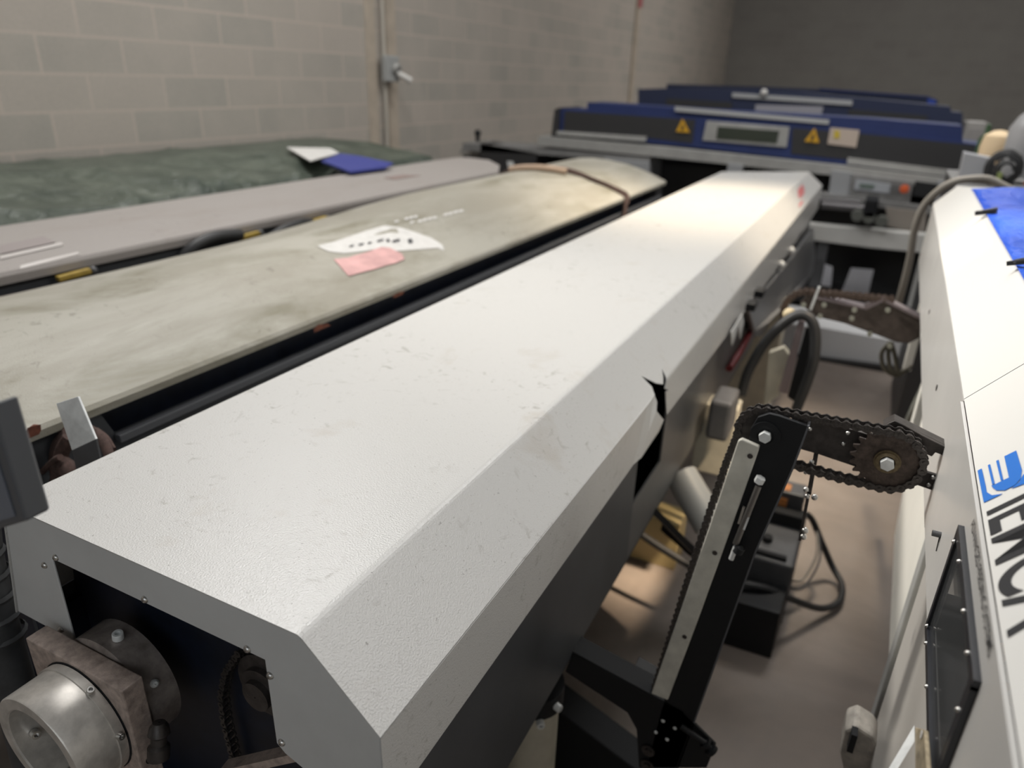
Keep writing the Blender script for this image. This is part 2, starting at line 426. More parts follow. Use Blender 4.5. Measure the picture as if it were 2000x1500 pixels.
mb.poly([P3(D, 1.560), sk(1.548, 1.185), sk(1.590, 1.165), sk(1.562, 1.172), sk(1.575, 1.145), sk(1.606, 1.092), sk(2.3, 1.072), sk(2.9, 1.055), sk(2.95, 1.085), sk(3.02, 1.052), sk(3.45, 1.045), sk(3.5, 1.03), sk(3.7, 1.055), sk(4.0, 1.03), sk(4.1, 1.05), sk(4.4, 1.035), sk(4.55, 1.06), sk(4.7, 1.035), sk(yf(D[0]), 1.04), P3(D, yf(D[0]))])
mb.poly([P3(B, yf(B[0])), P3(Cc, yf(Cc[0])), P3(D, yf(D[0])), (D[0], yf(D[0]), 1.04), (A[0], yf(A[0]), 1.04), P3(A, yf(A[0]))])
mb.merge(0.0005)
mb.build('cover', white, m1, bevel=0.006, seg=3, solid=0.002)
# front end plate with its cut-out
mb = MB()
mb.extr([(-1.026, .432, 1.091), (-0.977, .432, 1.297), (-0.453, .432, 1.297), (-0.354, .432, 1.203), (-0.354, .432, 1.02), (-0.475, .432, 1.085),
         (-0.500, .432, 1.094), (-0.512, .432, 1.105), (-0.512, .432, 1.236), (-0.894, .432, 1.236), (-0.894, .432, 1.091)], (0, .003, 0))
mb.build('end_plate', white_end, m1, bevel=0.0008, seg=1)
for (x, z) in ((-0.915, 1.218), (-0.882, 1.243), (-0.708, 1.243), (-0.537, 1.241), (-0.506, 1.216), (-0.502, 1.112), (-0.921, 1.102)):
    screw((x, .432, z), (0, -1, 0), .0050, .0042, m1, steel)
# dark inner box seen through the cut-out
mb = MB(); mb.extr([(-1.0, .505, .76), (-.40, .505, .76), (-.40, .505, 1.20), (-.47, .505, 1.265), (-.965, .505, 1.265), (-1.0, .505, 1.1)], (0, .007, 0)); mb.box(-1.0, -.985, .44, .51, .76, 1.085); mb.box(-.995, -.40, .436, .512, .745, .76)
mb.build('inner_panel', navy, m1)
for (u, w) in ((-.78, 1.19), (-.665, 1.195), (-.60, 1.165)): MB().lathe((u, .505, w), (0, -1, 0), [(0, .006), (.003, .006), (.003, .003), (0, .003)], 12).build('panel_hole', plate_m, m1)

cpts = [(-.622, .49, 1.150), (-.655, .49, 1.10), (-.672, .49, 1.05), (-.676, .49, 1.0), (-.672, .49, .95), (-.668, .49, .88), (-.664, .49, .80)]
chain_mesh(cpts, .0127, .011, .012, normal=(0, 1, 0)).build('inner_chain', chain_m, m1)
MB().lathe((-.585, .500, 1.105), (0, -1, 0), [(0, .05), (.010, .05), (.012, .034), (.02, .034), (.022, .022), (.03, .022), (.03, .001)], 32).build('inner_sprocket', plate_m, m1)
# housing at the nose: square block, back disc, front ring
MB().box(-.926, -.727, .388, .418, .925, 1.120).build('mounting_block', brown_steel, m1, .002)
dk = MB().lathe((-.822, .420, 1.040), (0, 1, 0), [(0, .001), (0, .085), (.003, .089), (.047, .089), (.047, .001)], 48).build('drive_disc', plain('mottled_steel', (.34, .30, .28), .32, .4, var=.35, vscale=45, bstr=.2), m1)
capscrew((-.806, .443, 1.128), (.17, 0, .985), .0075, .010, dk, zinc)
screw((-.742, .44, 1.08), (.8, -.2, .5), .006, .006, dk, zinc)
fr = MB().lathe((-.822, .386, 1.030), (0, -1, 0), [(0, .058), (0, .085), (.012, .086), (.0125, .0835), (.062, .0835), (.064, .082), (.064, .066), (.062, .064), (.0, .058)], 56)
fr = fr.build('flange_ring', plain('worn_bright_steel', (.60, .57, .53), .36, .4, var=.22, vscale=38), m1)
MB().lathe((-.822, .3879, 1.030), (0, -1, 0), [(0, .087), (.0008, .087), (.0008, .02)], 40).build('recess_shade_disc', blackm, m1)  # black disc, the shade of the block's recess as colour
MB().cyl((-.822, .3865, 1.030), (-.822, .3868, 1.030), .057, 40).build('bore_shade_disc', plain('bore_shade', (.03, .028, .027), .4), fr)  # dark disc that paints the shade deep inside the ring
for an in (20, 100, 200, 285):
    a = math.radians(an); rr = .060
    capscrew((-.822+rr*math.cos(a), .345, 1.030+rr*math.sin(a)), (-math.cos(a), -.2, -math.sin(a)), .006, .012, fr, steel)
for an in (12, 60):
    a = math.radians(an)
    capscrew((-.822+.084*math.cos(a), .378, 1.030+.084*math.sin(a)), (math.cos(a), 0, math.sin(a)), .005, .008, fr, steel)
MB().cyl((-.727, .403, .985), (-.7265, .403, .985), .007, 14).build('block_hole', blackm, m1)
MB().lathe((-.700, .41, 1.06), (.1, -.3, -1), [(0, .001), (0, .008), (.006, .012), (.016, .014), (.02, .010), (.03, .010), (.034, .014), (.05, .014), (.05, .001)], 16).build('hose_fitting', plate_m, m1)
MB().bar((-.640, .45, .965), (-.50, .47, 1.06), .02, .012).build('angle_bar', brown_steel, m1)
# body below the cover
by0, hb0, hb1 = .436, 1.461, 1.703
mb = MB()
mb.box(-.380, -.375, by0, hb0, .745, 1.14)
mb.build('side_panel', anthracite, m1)
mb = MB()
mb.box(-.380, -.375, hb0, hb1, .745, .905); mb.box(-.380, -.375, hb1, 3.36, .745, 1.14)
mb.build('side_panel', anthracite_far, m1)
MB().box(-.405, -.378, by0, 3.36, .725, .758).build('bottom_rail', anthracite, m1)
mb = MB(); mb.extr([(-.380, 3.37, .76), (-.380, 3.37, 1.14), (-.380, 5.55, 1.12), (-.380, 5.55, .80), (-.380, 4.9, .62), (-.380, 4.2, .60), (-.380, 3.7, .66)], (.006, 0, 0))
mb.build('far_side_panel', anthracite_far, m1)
MB().box(-1.0, -.50, .52, 5.1, .76, 1.10).build('inner_body', blackm, m1)
MB().box(-1.012, -1.002, .44, 5.1, .745, 1.10).build('left_side_panel', anthracite, m1)
MB().box(-1.0, -.38, .44, 5.2, .735, .748).build('bottom_plate', blackm, m1)
mb = MB(); mb.extr([(-0.345, 2.747, 1.0719), (-0.345, 3.2901, 1.0248), (-0.345, 4.3252, 0.9621), (-0.345, 5.507, 0.9305), (-0.32, 5.8927, 0.6996), (-0.31, 5.908, 0.5375), (-0.3, 4.7496, 0.6382), (-0.3, 3.7396, 0.8105), (-0.315, 3.2672, 0.8631), (-0.335, 2.9922, 0.9018)], (-.02, 0, 0))
mb.build('curved_guard', plain('grey_guard', (.12, .122, .128), .35), m1, .003)
sc = MB(); sc.ball((-.40, 1.52, 1.135), .006)
sc.build('hidden_bolt', zinc, m1)
# latches, dents and stubs under the far skirt
for (y, z) in ((2.94, 1.085), (2.75, 1.08)):
    MB().box(-.372, -.318, y-.035, y+.035, z-.014, z+.014).build('latch', black, m1, .003)
for (y, z, r) in ((4.12, 1.03, .022), (3.72, 1.035, .020)):
    MB().ball((-.348, y, z), r).build('rounded_clip', white_end, m1)
MB().extr([(-.34, 2.35, 1.09), (-.34, 2.42, 1.02), (-.34, 2.5, 1.07), (-.34, 2.6, .99), (-.34, 2.62, 1.05), (-.34, 2.55, 1.10)], (.004, 0, 0)).build('torn_flap', white_end, m1)
MB().tube([(-.362, 2.62, .86), (-.358, 2.8, .87), (-.358, 3.0, .885), (-.362, 3.1, .90)], .014).build('red_cable', red_dark, m1)
# red worn lettering on the slant at the far end
for k, (u0, v0, u1, v1) in enumerate(((5.02, .24, 4.72, .30), (4.98, .34, 4.66, .40), (4.93, .44, 4.60, .50), (4.90, .54, 4.62, .57), (4.62, .72, 4.42, .78))):
    a, b, c2, d = sl(u0, v0), sl(u1, v0+.03), sl(u1, v1+.03), sl(u0, v1)
    MB().extr([tuple(V(q)+V((.0012, 0, .0012))) for q in (a, b, c2, d)], (.0006, 0, .0006)).build('red_lettering', red, m1)
# beige stand with clamp near the front, second stand further back
MB().cyl((-.455, 1.10, .60), (-.455, 1.10, .735), .028, 20).build('jack_rod', plain('dull_steel', (.22, .2, .19), .35, .8), m1)
st = MB().lathe((-.455, 1.10, .02), (0, 0, 1), [(0, .001), (0, .055), (.575, .055), (.58, .05), (.58, .001)], 28).build('stand', cream, m1)
MB().lathe((-.455, 1.10, .575), (0, 0, 1), [(0, .058), (0, .064), (.05, .064), (.05, .04), (0.052, .03)], 28).build('clamp_ring', black, st)
for (a, z) in ((-20, .60), (-55, .57)):
    a = math.radians(a); n = (math.cos(a), math.sin(a), 0)
    capscrew((-.455+.06*n[0], 1.10+.06*n[1], z), n, .009, .016, st, zinc)
MB().box(-.40, -.27, 2.32, 2.42, .56, .83).build('stand', cream, m1, .006)
MB().box(-.60, -.30, 3.9, 4.1, 0, .78).build('stand', cream, m1, .006)
MB().box(-.90, -.76, .8, 4.9, .0, .02).build('foot_plate', blackm, m1)
MB().box(-.95, -.86, 1.0, 1.1, 0, .74).build('rear_stand', blackm, m1)
MB().box(-.34, -.27, 2.15, 2.30, .78, .92).build('gearbox', motor_m, m1, .012)
gm = MB().cyl((-.375, 2.02, .70), (-.245, 1.93, .60), .052, 28).build('drive_motor', plain('cast_grey', (.55, .55, .52), .4, .1), m1, .004)
MB().cyl((-.25, 1.935, .605), (-.235, 1.925, .595), .03, 20).build('motor_end', blackm, gm)
MB().bar((-.385, 1.72, .74), (-.26, 1.90, .50), .018, .018).build('brace', black, m1)
MB().bar((-.40, 1.98, .52), (-.26, 1.90, .50), .018, .03).build('brace', black, m1)
MB().box(-.62, -.43, 2.46, 2.60, .0, .22).build('foot_box', plain('cream_sunlit_yellow', (.50, .40, .20), .5), m1, .004)  # cream box, the yellow of the sunlight is put into its colour

# ------------------------------------------------------------------ chain arm between the two machines (near one)
ar = thing('chain_drive_arm', 'near black linkage post with roller chain and big toothed sprocket beside the torn skirt', 'machine part', (-0.2, 1.12, .5))
yA = 1.12
cL = (-0.0825, 1.12, 1.3274); cR = (0.0987, 1.12, 1.3289)
postp = [(-0.1026, 1.1, 1.3104), (-0.1037, 1.1, 1.3383), (-0.0961, 1.1, 1.3614), (-0.0804, 1.1, 1.3716), (-0.0663, 1.1, 1.3714), (-0.0215, 1.1, 1.3646), (-0.0267, 1.1, 1.3215), (-0.0315, 1.1, 1.2827), (-0.061, 1.1, 1.1151), (-0.0904, 1.1, 0.8595), (-0.128, 1.1, 0.543), (-0.1899, 1.1, 0.5061), (-0.1779, 1.1, 0.6759), (-0.1369, 1.1, 0.9912)]
po = MB().extr(postp, (0, .008, 0)).build('post', black, ar, .0012)
lip = MB(); q0 = V((-0.0215, 1.1, 1.3646)); q1 = V((-0.0315, 1.1, 1.2827)); q2 = V((-0.061, 1.1, 1.1151)); q3 = V((-0.128, 1.1, 0.543))
for a, b in ((q0, q1), (q1, q2), (q2, q3)): lip.extr([a, b, b+V((0, .035, 0)), a+V((0, .035, 0))], (.003, 0, 0))
lip.build('post_flange', flangegrey, ar)
MB().lathe((cL[0]+.003, 1.10, cL[2]+.006), (0, -1, 0), [(0, .024), (.003, .024), (.003, .013)], 28).build('washer', black, po)
MB().hexa((cL[0]+.003, 1.099, cL[2]+.006), (0, -1, 0), .0098, .011).build('bolt', zinc, po, .0008)
strip = [(-0.1187, 1.088, 1.3174), (-0.1137, 1.088, 1.3225), (-0.0846, 1.088, 1.3162), (-0.0852, 1.088, 1.3048), (-0.1054, 1.088, 1.1495), (-0.1354, 1.088, 0.9295), (-0.1655, 1.088, 0.7246), (-0.1991, 1.088, 0.7254), (-0.167, 1.088, 0.9523), (-0.1348, 1.088, 1.1918)]
sp_ = MB().extr(strip, (0, .010, 0)).build('guide_strip', ltstrip, ar, .002)
for (u, v, w) in ((-0.0958, 1.0875, 1.2964), (-0.1246, 1.0875, 1.095), (-0.1527, 1.0875, 0.8929)):
    MB().lathe((u, v, w), (0, -1, 0), [(0, .0045), (.0006, .0045), (.0006, .0001)], 14).build('hole', plate_m, sp_)
# threaded adjuster on the post
MB().cyl((-0.0741, 1.085, 1.2491), (-0.0929, 1.085, 1.1273), .0055, 12).build('adjuster_rod', plain('dull_rod', (.22, .21, .20), .35, .8), ar)
MB().hexa((-0.0755, 1.08, 1.2572), (.3, 0, 1), .008, .010).build('bolt', zinc, ar)
MB().lathe((-0.0877, 1.082, 1.114), (.3, 0, 1), [(0, .001), (0, .009), (.012, .009), (.012, .006), (.016, .001)], 14).build('adjuster_nut', blackm, ar)
MB().cyl((-0.0955, 1.082, 1.0962), (-0.0917, 1.082, 1.1232), .0045, 10).build('adjuster_bolt', zinc, ar)
MB().bar((-0.0911, 1.09, 1.1994), (-0.0944, 1.09, 1.1656), .004, .005, (0, 1, 0)).build('slot_plate', plain('slot_light', (.42, .38, .33), .5), ar)
MB().bar((-0.0816, 1.084, 1.1877), (-0.0851, 1.084, 1.162), .006, .008, (0, 1, 0)).build('slot_plate', zinc, ar)
# arm plates
armp = [(-0.0389, 1.14, 1.365), (-0.0076, 1.14, 1.3634), (0.0238, 1.14, 1.3585), (0.0692, 1.14, 1.3538), (0.0831, 1.14, 1.3734), (0.0962, 1.14, 1.3855), (0.1096, 1.14, 1.3818), (0.1363, 1.14, 1.3712), (0.1761, 1.14, 1.3582), (0.1752, 1.14, 1.3449), (0.1603, 1.14, 1.3478), (0.1573, 1.14, 1.3399), (0.147, 1.14, 1.3424), (0.1481, 1.14, 1.3257), (0.1497, 1.14, 1.3126), (0.1759, 1.14, 1.3103), (0.1754, 1.14, 1.2948), (0.1709, 1.14, 1.2842), (0.1498, 1.14, 1.2871), (0.1307, 1.14, 1.2701), (0.1023, 1.14, 1.2662), (0.0668, 1.14, 1.2935), (0.0041, 1.14, 1.3014), (-0.0401, 1.14, 1.3046)]
ap = MB().extr(armp, (0, .008, 0)).build('arm_plate', plate_m, ar, .0008)
MB().extr([(0.0834, 1.148, 1.3718), (0.0963, 1.148, 1.3847), (0.1365, 1.148, 1.3712), (0.1766, 1.148, 1.3581), (0.1788, 1.148, 1.3543), (0.1377, 1.148, 1.3662), (0.0974, 1.148, 1.3797), (0.0858, 1.148, 1.3671)], (0, .022, 0)).build('arm_rib', plate_m, ar)
for p in ((0.0376, 1.139, 1.3497), (0.0348, 1.139, 1.3298), (0.1664, 1.139, 1.3063), (0.164, 1.139, 1.2928), (-0.0176, 1.139, 1.343)):
    screw(p, (0, -1, 0), .0036, .003, ap, steel, 'rivet')
# sprockets and chain
sprocket((cR[0], cR[2]), 1.116, 1.121, .0525, 22, .008).build('sprocket', plain('rusty_sprocket', (.085, .065, .055), .5, .5, var=.45, vscale=90, bstr=.5), ar)
MB().lathe((cR[0], 1.113, cR[2]), (0, -1, 0), [(0, .019), (.003, .019), (.003, .0165), (.007, .0165), (.007, .011)], 32).build('hub', plain('oily_brass', (.20, .16, .10), .35, .8, var=.3, vscale=200), ar)
MB().hexa((cR[0], 1.106, cR[2]), (0, -1, 0), .0105, .008).build('bolt', zinc, ar, .0008)
sprocket((cL[0], cL[2]), 1.117, 1.123, .044, 18, .007).build('sprocket', plate_m, ar)
def ang(p, c): return math.degrees(math.atan2(p[2]-c[2], p[0]-c[0]))
rR, rL = .0485, .0430
top0 = arc((cL[0], cL[2]), rL, 195, 82, 14, 1.12); top1 = arc((cR[0], cR[2]), rR, 78, -100, 22, 1.12)
path = [(-0.2002, 1.12, 0.7088), (-0.1702, 1.12, 0.9753), (-0.1465, 1.12, 1.17), (-0.134, 1.12, 1.2612)] + top0 + top1 + [(0.0404, 1.12, 1.2801), (-0.0334, 1.12, 1.2845)]
chain_mesh(path, .0145, .0138, .015).build('roller_chain', chain_m, ar)
# beam down to the machine body and its gusset
bm_ = MB().extr([(-0.3755, 1.1, 0.7422), (-0.2413, 1.1, 0.7139), (-0.1332, 1.1, 0.6967), (-0.0624, 1.1, 0.647), (-0.071, 1.1, 0.5769), (-0.2049, 1.1, 0.4973), (-0.2212, 1.1, 0.602), (-0.2449, 1.1, 0.6378), (-0.3881, 1.1, 0.682)], (0, .006, 0)).build('beam', black, ar, .001)
MB().extr([(-0.3757, 1.1, 0.7449), (-0.1336, 1.1, 0.6993), (-0.1331, 1.1, 0.6954), (-0.3753, 1.1, 0.7395)], (0, .05, 0)).build('beam_flange', blackm, ar)
MB().extr([(-0.2524, 1.15, 0.7198), (-0.2091, 1.15, 0.7094), (-0.186, 1.15, 0.6225), (-0.2722, 1.15, 0.6301)], (0, .03, 0)).build('spacer_block', black, ar, .001)
for p in ((-0.1698, 1.098, 0.6566), (-0.1447, 1.098, 0.6502), (-0.1806, 1.098, 0.619), (-0.1561, 1.098, 0.6121)):
    screw(p, (0, -1, 0), .0042, .003, bm_, zinc)
for p in ((-0.1906, 1.098, 0.56), (-0.1884, 1.098, 0.5186)):
    MB().lathe(p, (0, -1, 0), [(0, .014), (.002, .014), (.002, .007), (.006, .007), (.006, .001)], 24).build('washer', chain_m, bm_)
MB().cyl((-0.1326, 1.09, 0.6706), (-0.081, 1.09, 0.6513), .006, 12).build('tension_rod', black, ar)
MB().lathe((-0.0832, 1.09, 0.6528), (.75, 0, -.65), [(0, .001), (0, .012), (.006, .012), (.008, .007), (.014, .007), (.016, .013), (.024, .013), (.024, .001)], 14).build('knob', black, ar)
# long threaded stay hanging from the arm
MB().bar((-0.001, 1.15, 1.3028), (0.0022, 1.15, 1.2204), .007, .004, (0, 1, 0)).build('stay_bar', plate_m, ar)
MB().bar((0.0013, 1.15, 1.2251), (0.004, 1.15, 1.1275), .005, .004, (0, 1, 0)).build('stay_bar', plate_m, ar)
for p, r in (((-0.004, 1.14, 1.2329), .0045), ((0.0005, 1.14, 1.2213), .0045), ((0.0116, 1.14, 1.2228), .0055), ((-0.0048, 1.14, 1.2855), .004), ((-0.0098, 1.14, 1.2647), .004), ((0.0085, 1.15, 1.1492), .006), ((0.0083, 1.15, 1.1365), .006)):
    MB().ball(p, r, 10).build('stay_knob', steel, ar)

# ------------------------------------------------------------------ the far chain arm
a2 = thing('chain_drive_arm', 'far brown linkage arm with chain running into the white machine behind the black hose loop', 'machine part', (-0.1, 2.5, .7))
ap2 = MB().extr([(-0.1526, 2.5, 1.1827), (-0.1306, 2.5, 1.2217), (-0.0963, 2.5, 1.2094), (0.0397, 2.5, 1.1982), (0.0902, 2.5, 1.2372), (0.2098, 2.5, 1.1909), (0.2185, 2.5, 1.1275), (0.1932, 2.5, 1.1036), (0.1598, 2.5, 1.1008), (0.0774, 2.5, 1.119), (-0.0034, 2.5, 1.1365), (-0.1003, 2.5, 1.1448)], (0, .02, 0)).build('arm_plate', plain('brown_oily_plate', (.12, .095, .082), .4, .3, var=.3, vscale=40), a2, .002)
MB().extr([(0.0422, 2.49, 1.203), (0.0913, 2.49, 1.2398), (0.2055, 2.49, 1.1963), (0.2073, 2.49, 1.1882), (0.0933, 2.49, 1.23), (0.0472, 2.49, 1.1934)], (0, .05, 0)).build('arm_rib', mauve, a2)
MB().extr([(-0.1126, 2.49, 1.2164), (0.0454, 2.49, 1.2018), (0.0468, 2.49, 1.1951), (-0.1111, 2.49, 1.2078)], (0, .05, 0)).build('arm_rib', mauve, a2)
for p in ((-0.0764, 2.49, 1.1923), (-0.0816, 2.49, 1.1525), (0.0159, 2.49, 1.19), (0.0139, 2.49, 1.1617), (0.1104, 2.49, 1.2057), (0.076, 2.49, 1.12), (0.1413, 2.49, 1.0898), (-0.1385, 2.49, 1.1822)):
    MB().hexa(p, (0, -1, 0), .0085, .008).build('bolt', plain('pale_bolt', (.5, .5, .42), .4, .5), ap2)
cl2 = (-0.1263, 2.51, 1.1484)
path = arc((cl2[0], cl2[2]), .075, 200, 84, 12, 2.51) + [(-0.0377, 2.51, 1.2284), (0.1128, 2.51, 1.2348)]
chain_mesh(path, .018, .022, .03).build('roller_chain', plain('brown_chain', (.16, .12, .10), .4, .7), a2)
MB().extr([(-0.1426, 2.45, 1.1389), (-0.123, 2.45, 1.1369), (-0.1318, 2.45, 0.8708), (-0.1629, 2.45, 0.8735)], (0, .02, 0)).build('post', mauve, a2, .002)
MB().extr([(-0.1166, 2.46, 1.1137), (-0.0792, 2.46, 1.1024), (-0.0813, 2.46, 0.9736), (-0.09, 2.46, 0.8374), (-0.1307, 2.46, 0.8573)], (0, .02, 0)).build('post_back', black, a2)
MB().bar((-0.1008, 2.44, 1.2613), (-0.1127, 2.44, 1.182), .008, .008, (0, 1, 0)).build('stay_bar', zinc, a2)
MB().ball((-0.1742, 2.45, 1.1531), .022).build('cream_knob', plain('cream_plastic', (.55, .45, .28), .5), a2)
MB().extr([(-0.2219, 2.52, 0.9821), (-0.1782, 2.52, 1.0098), (-0.147, 2.52, 0.9776), (-0.1643, 2.52, 0.8262), (-0.2074, 2.52, 0.7856)], (0, .04, 0)).build('post_cover', cream, a2)
hz = MB()
hz.tube([(-0.2747, 2.38, 0.8655), (-0.2681, 2.38, 0.9343), (-0.2536, 2.38, 0.9938), (-0.2271, 2.38, 1.0669), (-0.1825, 2.38, 1.1393), (-0.1415, 2.38, 1.176), (-0.1062, 2.38, 1.1699), (-0.0826, 2.38, 1.1257), (-0.0699, 2.38, 1.0399), (-0.0767, 2.38, 0.9476), (-0.0916, 2.38, 0.8502)], .017, 12)
tag(hz.build('rubber_hose', rubber), 'thick black rubber hose looping in front of the far linkage arm', 'hose')
cb_ = MB(); 
for k in range(3):
    cb_.tube([(0.145, 2.55, 1.0842), ((0.1266, 2.55, 1.0407)[0]+.02*k, 2.55, (0.1266, 2.55, 1.0407)[2]), ((0.1468, 2.55, 0.9895)[0]+.02*k, 2.55, (0.1468, 2.55, 0.9895)[2]), ((0.1882, 2.55, 0.9704)[0]+.01*k, 2.56, (0.1882, 2.55, 0.9704)[2]+.012*k), (0.2256, 2.6, 0.9977)], .007, 8)
tag(cb_.build('cable_bunch', plain('khaki_cable', (.17, .155, .12), .5)), 'bunch of khaki hoses drooping from the far arm onto the white machine', 'cable')

# ------------------------------------------------------------------ right-hand machine with the lettering
m4 = thing('bar_feeder', 'white bar feeder with blue emblem, black lettering and smoked window at the right edge', 'machine', (.4, 1.2, 0))
T = 0.01738
RX, RZ = .15, 1.455
def rp(off, y, z): return (off + y*T, y, z)
c50, s50 = math.cos(math.radians(50)), math.sin(math.radians(50))
y0, y1 = -.55, 3.20
def wp(s_, y, n=0.0): return (RX + y*T + s_*c50 - n*s50, y, RZ + s_*s50 + n*c50)
SW = .130
top_ = wp(SW, y0)
def shell(ya, yb, matl, name):
    mb = MB()
    prof = [lambda y: rp(RX, y, 1.27), lambda y: rp(RX, y, RZ), lambda y: wp(SW, y), lambda y: (wp(SW, y)[0]+.32, y, wp(SW, y)[2]+.02), lambda y: (wp(SW, y)[0]+.44, y, wp(SW, y)[2]-.08)]
    ends = [0, 0, -.284, -.30, -.30] if yb == y1 else [0]*5
    prof.insert(2, lambda y: wp(.097, y)); ends.insert(2, ends[1]-(.02 if yb == y1 else 0))
    for k in range(1, len(prof)-1):
        a, b = prof[k], prof[k+1]; ea, eb = yb+ends[k], yb+ends[k+1]
        mb.poly([a(ya), b(ya), b(eb), a(ea)])
    mb.merge(); return mb.build(name, matl, m4, .004, 2, .002)
shell(y0, 1.098, white_R, 'cover'); shell(1.1005, y1, white_R, 'cover')
# grey side: far panel, near door with window opening
wy0, wy1, wz0, wz1 = .566, .802, 1.280, 1.408
MB().extr([rp(RX, 1.10, 1.24), rp(RX, y1, 1.24), rp(RX, y1, RZ-.003), rp(RX, 1.10, RZ-.003)], (.003, 0, 0)).build('side_panel', gloss_grey, m4)
dr = MB()
for (a, b, za, zb) in ((y0, wy0, 1.258, RZ-.003), (wy1, 1.096, 1.258, RZ-.003), (wy0, wy1, 1.258, wz0), (wy0, wy1, wz1, RZ-.003)):
    dr.extr([rp(RX-.004, a, za), rp(RX-.004, b, za), rp(RX-.004, b, zb), rp(RX-.004, a, zb)], (.004, 0, 0))
dr = dr.build('door', gloss_grey, m4)
bk = MB(); bk.extr([rp(RX+.10, wy0-.1, 1.26), rp(RX+.10, wy1+.1, 1.26), rp(RX+.10, wy1+.1, 1.44), rp(RX+.10, wy0-.1, 1.44)], (.003, 0, 0)); bk.extr([rp(RX+.003, wy0-.1, 1.262), rp(RX+.003, wy1+.1, 1.262), rp(RX+.10, wy1+.1, 1.262), rp(RX+.10, wy0-.1, 1.262)], (0, 0, .003))
bk.build('inner_lining', midgrey, m4)
f_ = MB()
e = .007
for (a, b, za, zb) in ((wy0-e, wy1+e, wz0-e, wz0+.002), (wy0-e, wy1+e, wz1-.004, wz1+e), (wy0-e, wy0+.006, wz0, wz1), (wy1-.002, wy1+e, wz0, wz1)):
    f_.extr([rp(RX-.010, a, za), rp(RX-.010, b, za), rp(RX-.010, b, zb), rp(RX-.010, a, zb)], (.008, 0, 0))
f_ = f_.build('window_frame', plain('window_black', (.022, .024, .03), .35), dr)
MB().extr([rp(RX-.007, wy0, wz0), rp(RX-.007, wy1, wz0), rp(RX-.007, wy1, wz1), rp(RX-.007, wy0, wz1)], (.002, 0, 0)).build('window_pane', smoke, dr)
for (y, z) in ((.795, wz0+.004), (.770, wz0-.001), (.700, wz0-.002), (.630, wz0-.002), (.800, wz0+.118), (.745, wz1), (.660, wz1), (.600, wz1), (.568, wz1-.035), (.572, wz0+.01)):
    screw(rp(RX-.010, y, z), (-1, 0, 0), .0026, .0026, dr, steel)
MB().cyl(rp(RX+.03, .675, 1.352), rp(RX+.03, .668, 1.375), .006, 14).build('inner_spring', plain('brass', (.55, .40, .22), .3, 1.0), m4)
MB().cyl(rp(RX+.03, .640, 1.340), rp(RX+.03, .632, 1.362), .006, 14).build('inner_spring', MATS['brass'], m4)
MB().extr([rp(RX+.05, .72, 1.29), rp(RX+.05, .70, 1.36), rp(RX+.05, .60, 1.40), rp(RX+.05, .58, 1.36)], (.004, 0, 0)).build('inner_plate', midgrey, m4)
# emblem
def emb(pts, name='blue_emblem'):
    MB().extr([tuple(V(p)+V((-s50, 0, c50))*.0006) for p in pts], V((-s50, 0, c50))*.0004).build(name, logo_blue, m4)
emb([(0.1669, 0.8655, 1.4572), (0.1699, 0.8651, 1.4609), (0.1699, 0.8414, 1.4613), (0.1698, 0.8196, 1.4616), (0.1695, 0.8071, 1.4615), (0.1724, 0.795, 1.4652), (0.1788, 0.7876, 1.473), (0.1662, 0.7885, 1.458)])
emb([(0.1746, 0.8656, 1.4663), (0.1762, 0.8656, 1.4682), (0.1758, 0.8167, 1.4689), (0.1742, 0.8167, 1.4669)])
emb([(0.1807, 0.8654, 1.4736), (0.1824, 0.8651, 1.4757), (0.1816, 0.8151, 1.4758), (0.1801, 0.816, 1.474)])
emb([(0.1867, 0.8662, 1.4807), (0.195, 0.865, 1.4908), (0.1944, 0.8164, 1.491), (0.192, 0.8, 1.4885), (0.1876, 0.7928, 1.4834), (0.1808, 0.7919, 1.4754), (0.1757, 0.8005, 1.4691), (0.174, 0.8096, 1.4668), (0.1735, 0.816, 1.4661), (0.1757, 0.8146, 1.4687), (0.1813, 0.8146, 1.4754), (0.1855, 0.8141, 1.4804)])
emb([(0.1944, 0.8059, 1.4912), (0.1959, 0.8014, 1.4931), (0.1942, 0.7845, 1.4915), (0.1924, 0.786, 1.4893), (0.1849, 0.7892, 1.4802), (0.1905, 0.7942, 1.4869)])
text_mesh('lettering', 'IEMCA', 1, wp(.004, .768), (-T, -1, 0), (c50, 0, s50), ink, m4, width=.203, height=.072, ext=.0008, bold=.012)
text_mesh('small_lettering', 'ADVANCED FEEDING SYSTEMS', 1, rp(RX-.0045, .775, 1.4355), (-T, -1, 0), (0, 0, 1), ink, m4, width=.212, height=.0125, ext=.0006, bold=.004)
for (y, z) in ((1.44, 1.345), (2.05, 1.33)): MB().lathe(rp(RX-.0005, y, z), (-1, 0, 0), [(0, .006), (.001, .006), (.001, .0001)], 12).build('rivet_hole', plate_m, m4)
MB().cyl(rp(RX-.004, .925, 1.332), rp(RX-.014, .925, 1.332), .004, 12).build('door_stud', motor_m, m4)
MB().bar(rp(RX-.005, .925, 1.33), rp(RX-.005, .917, 1.312), .001, .0015).build('door_slot', blackm, m4)
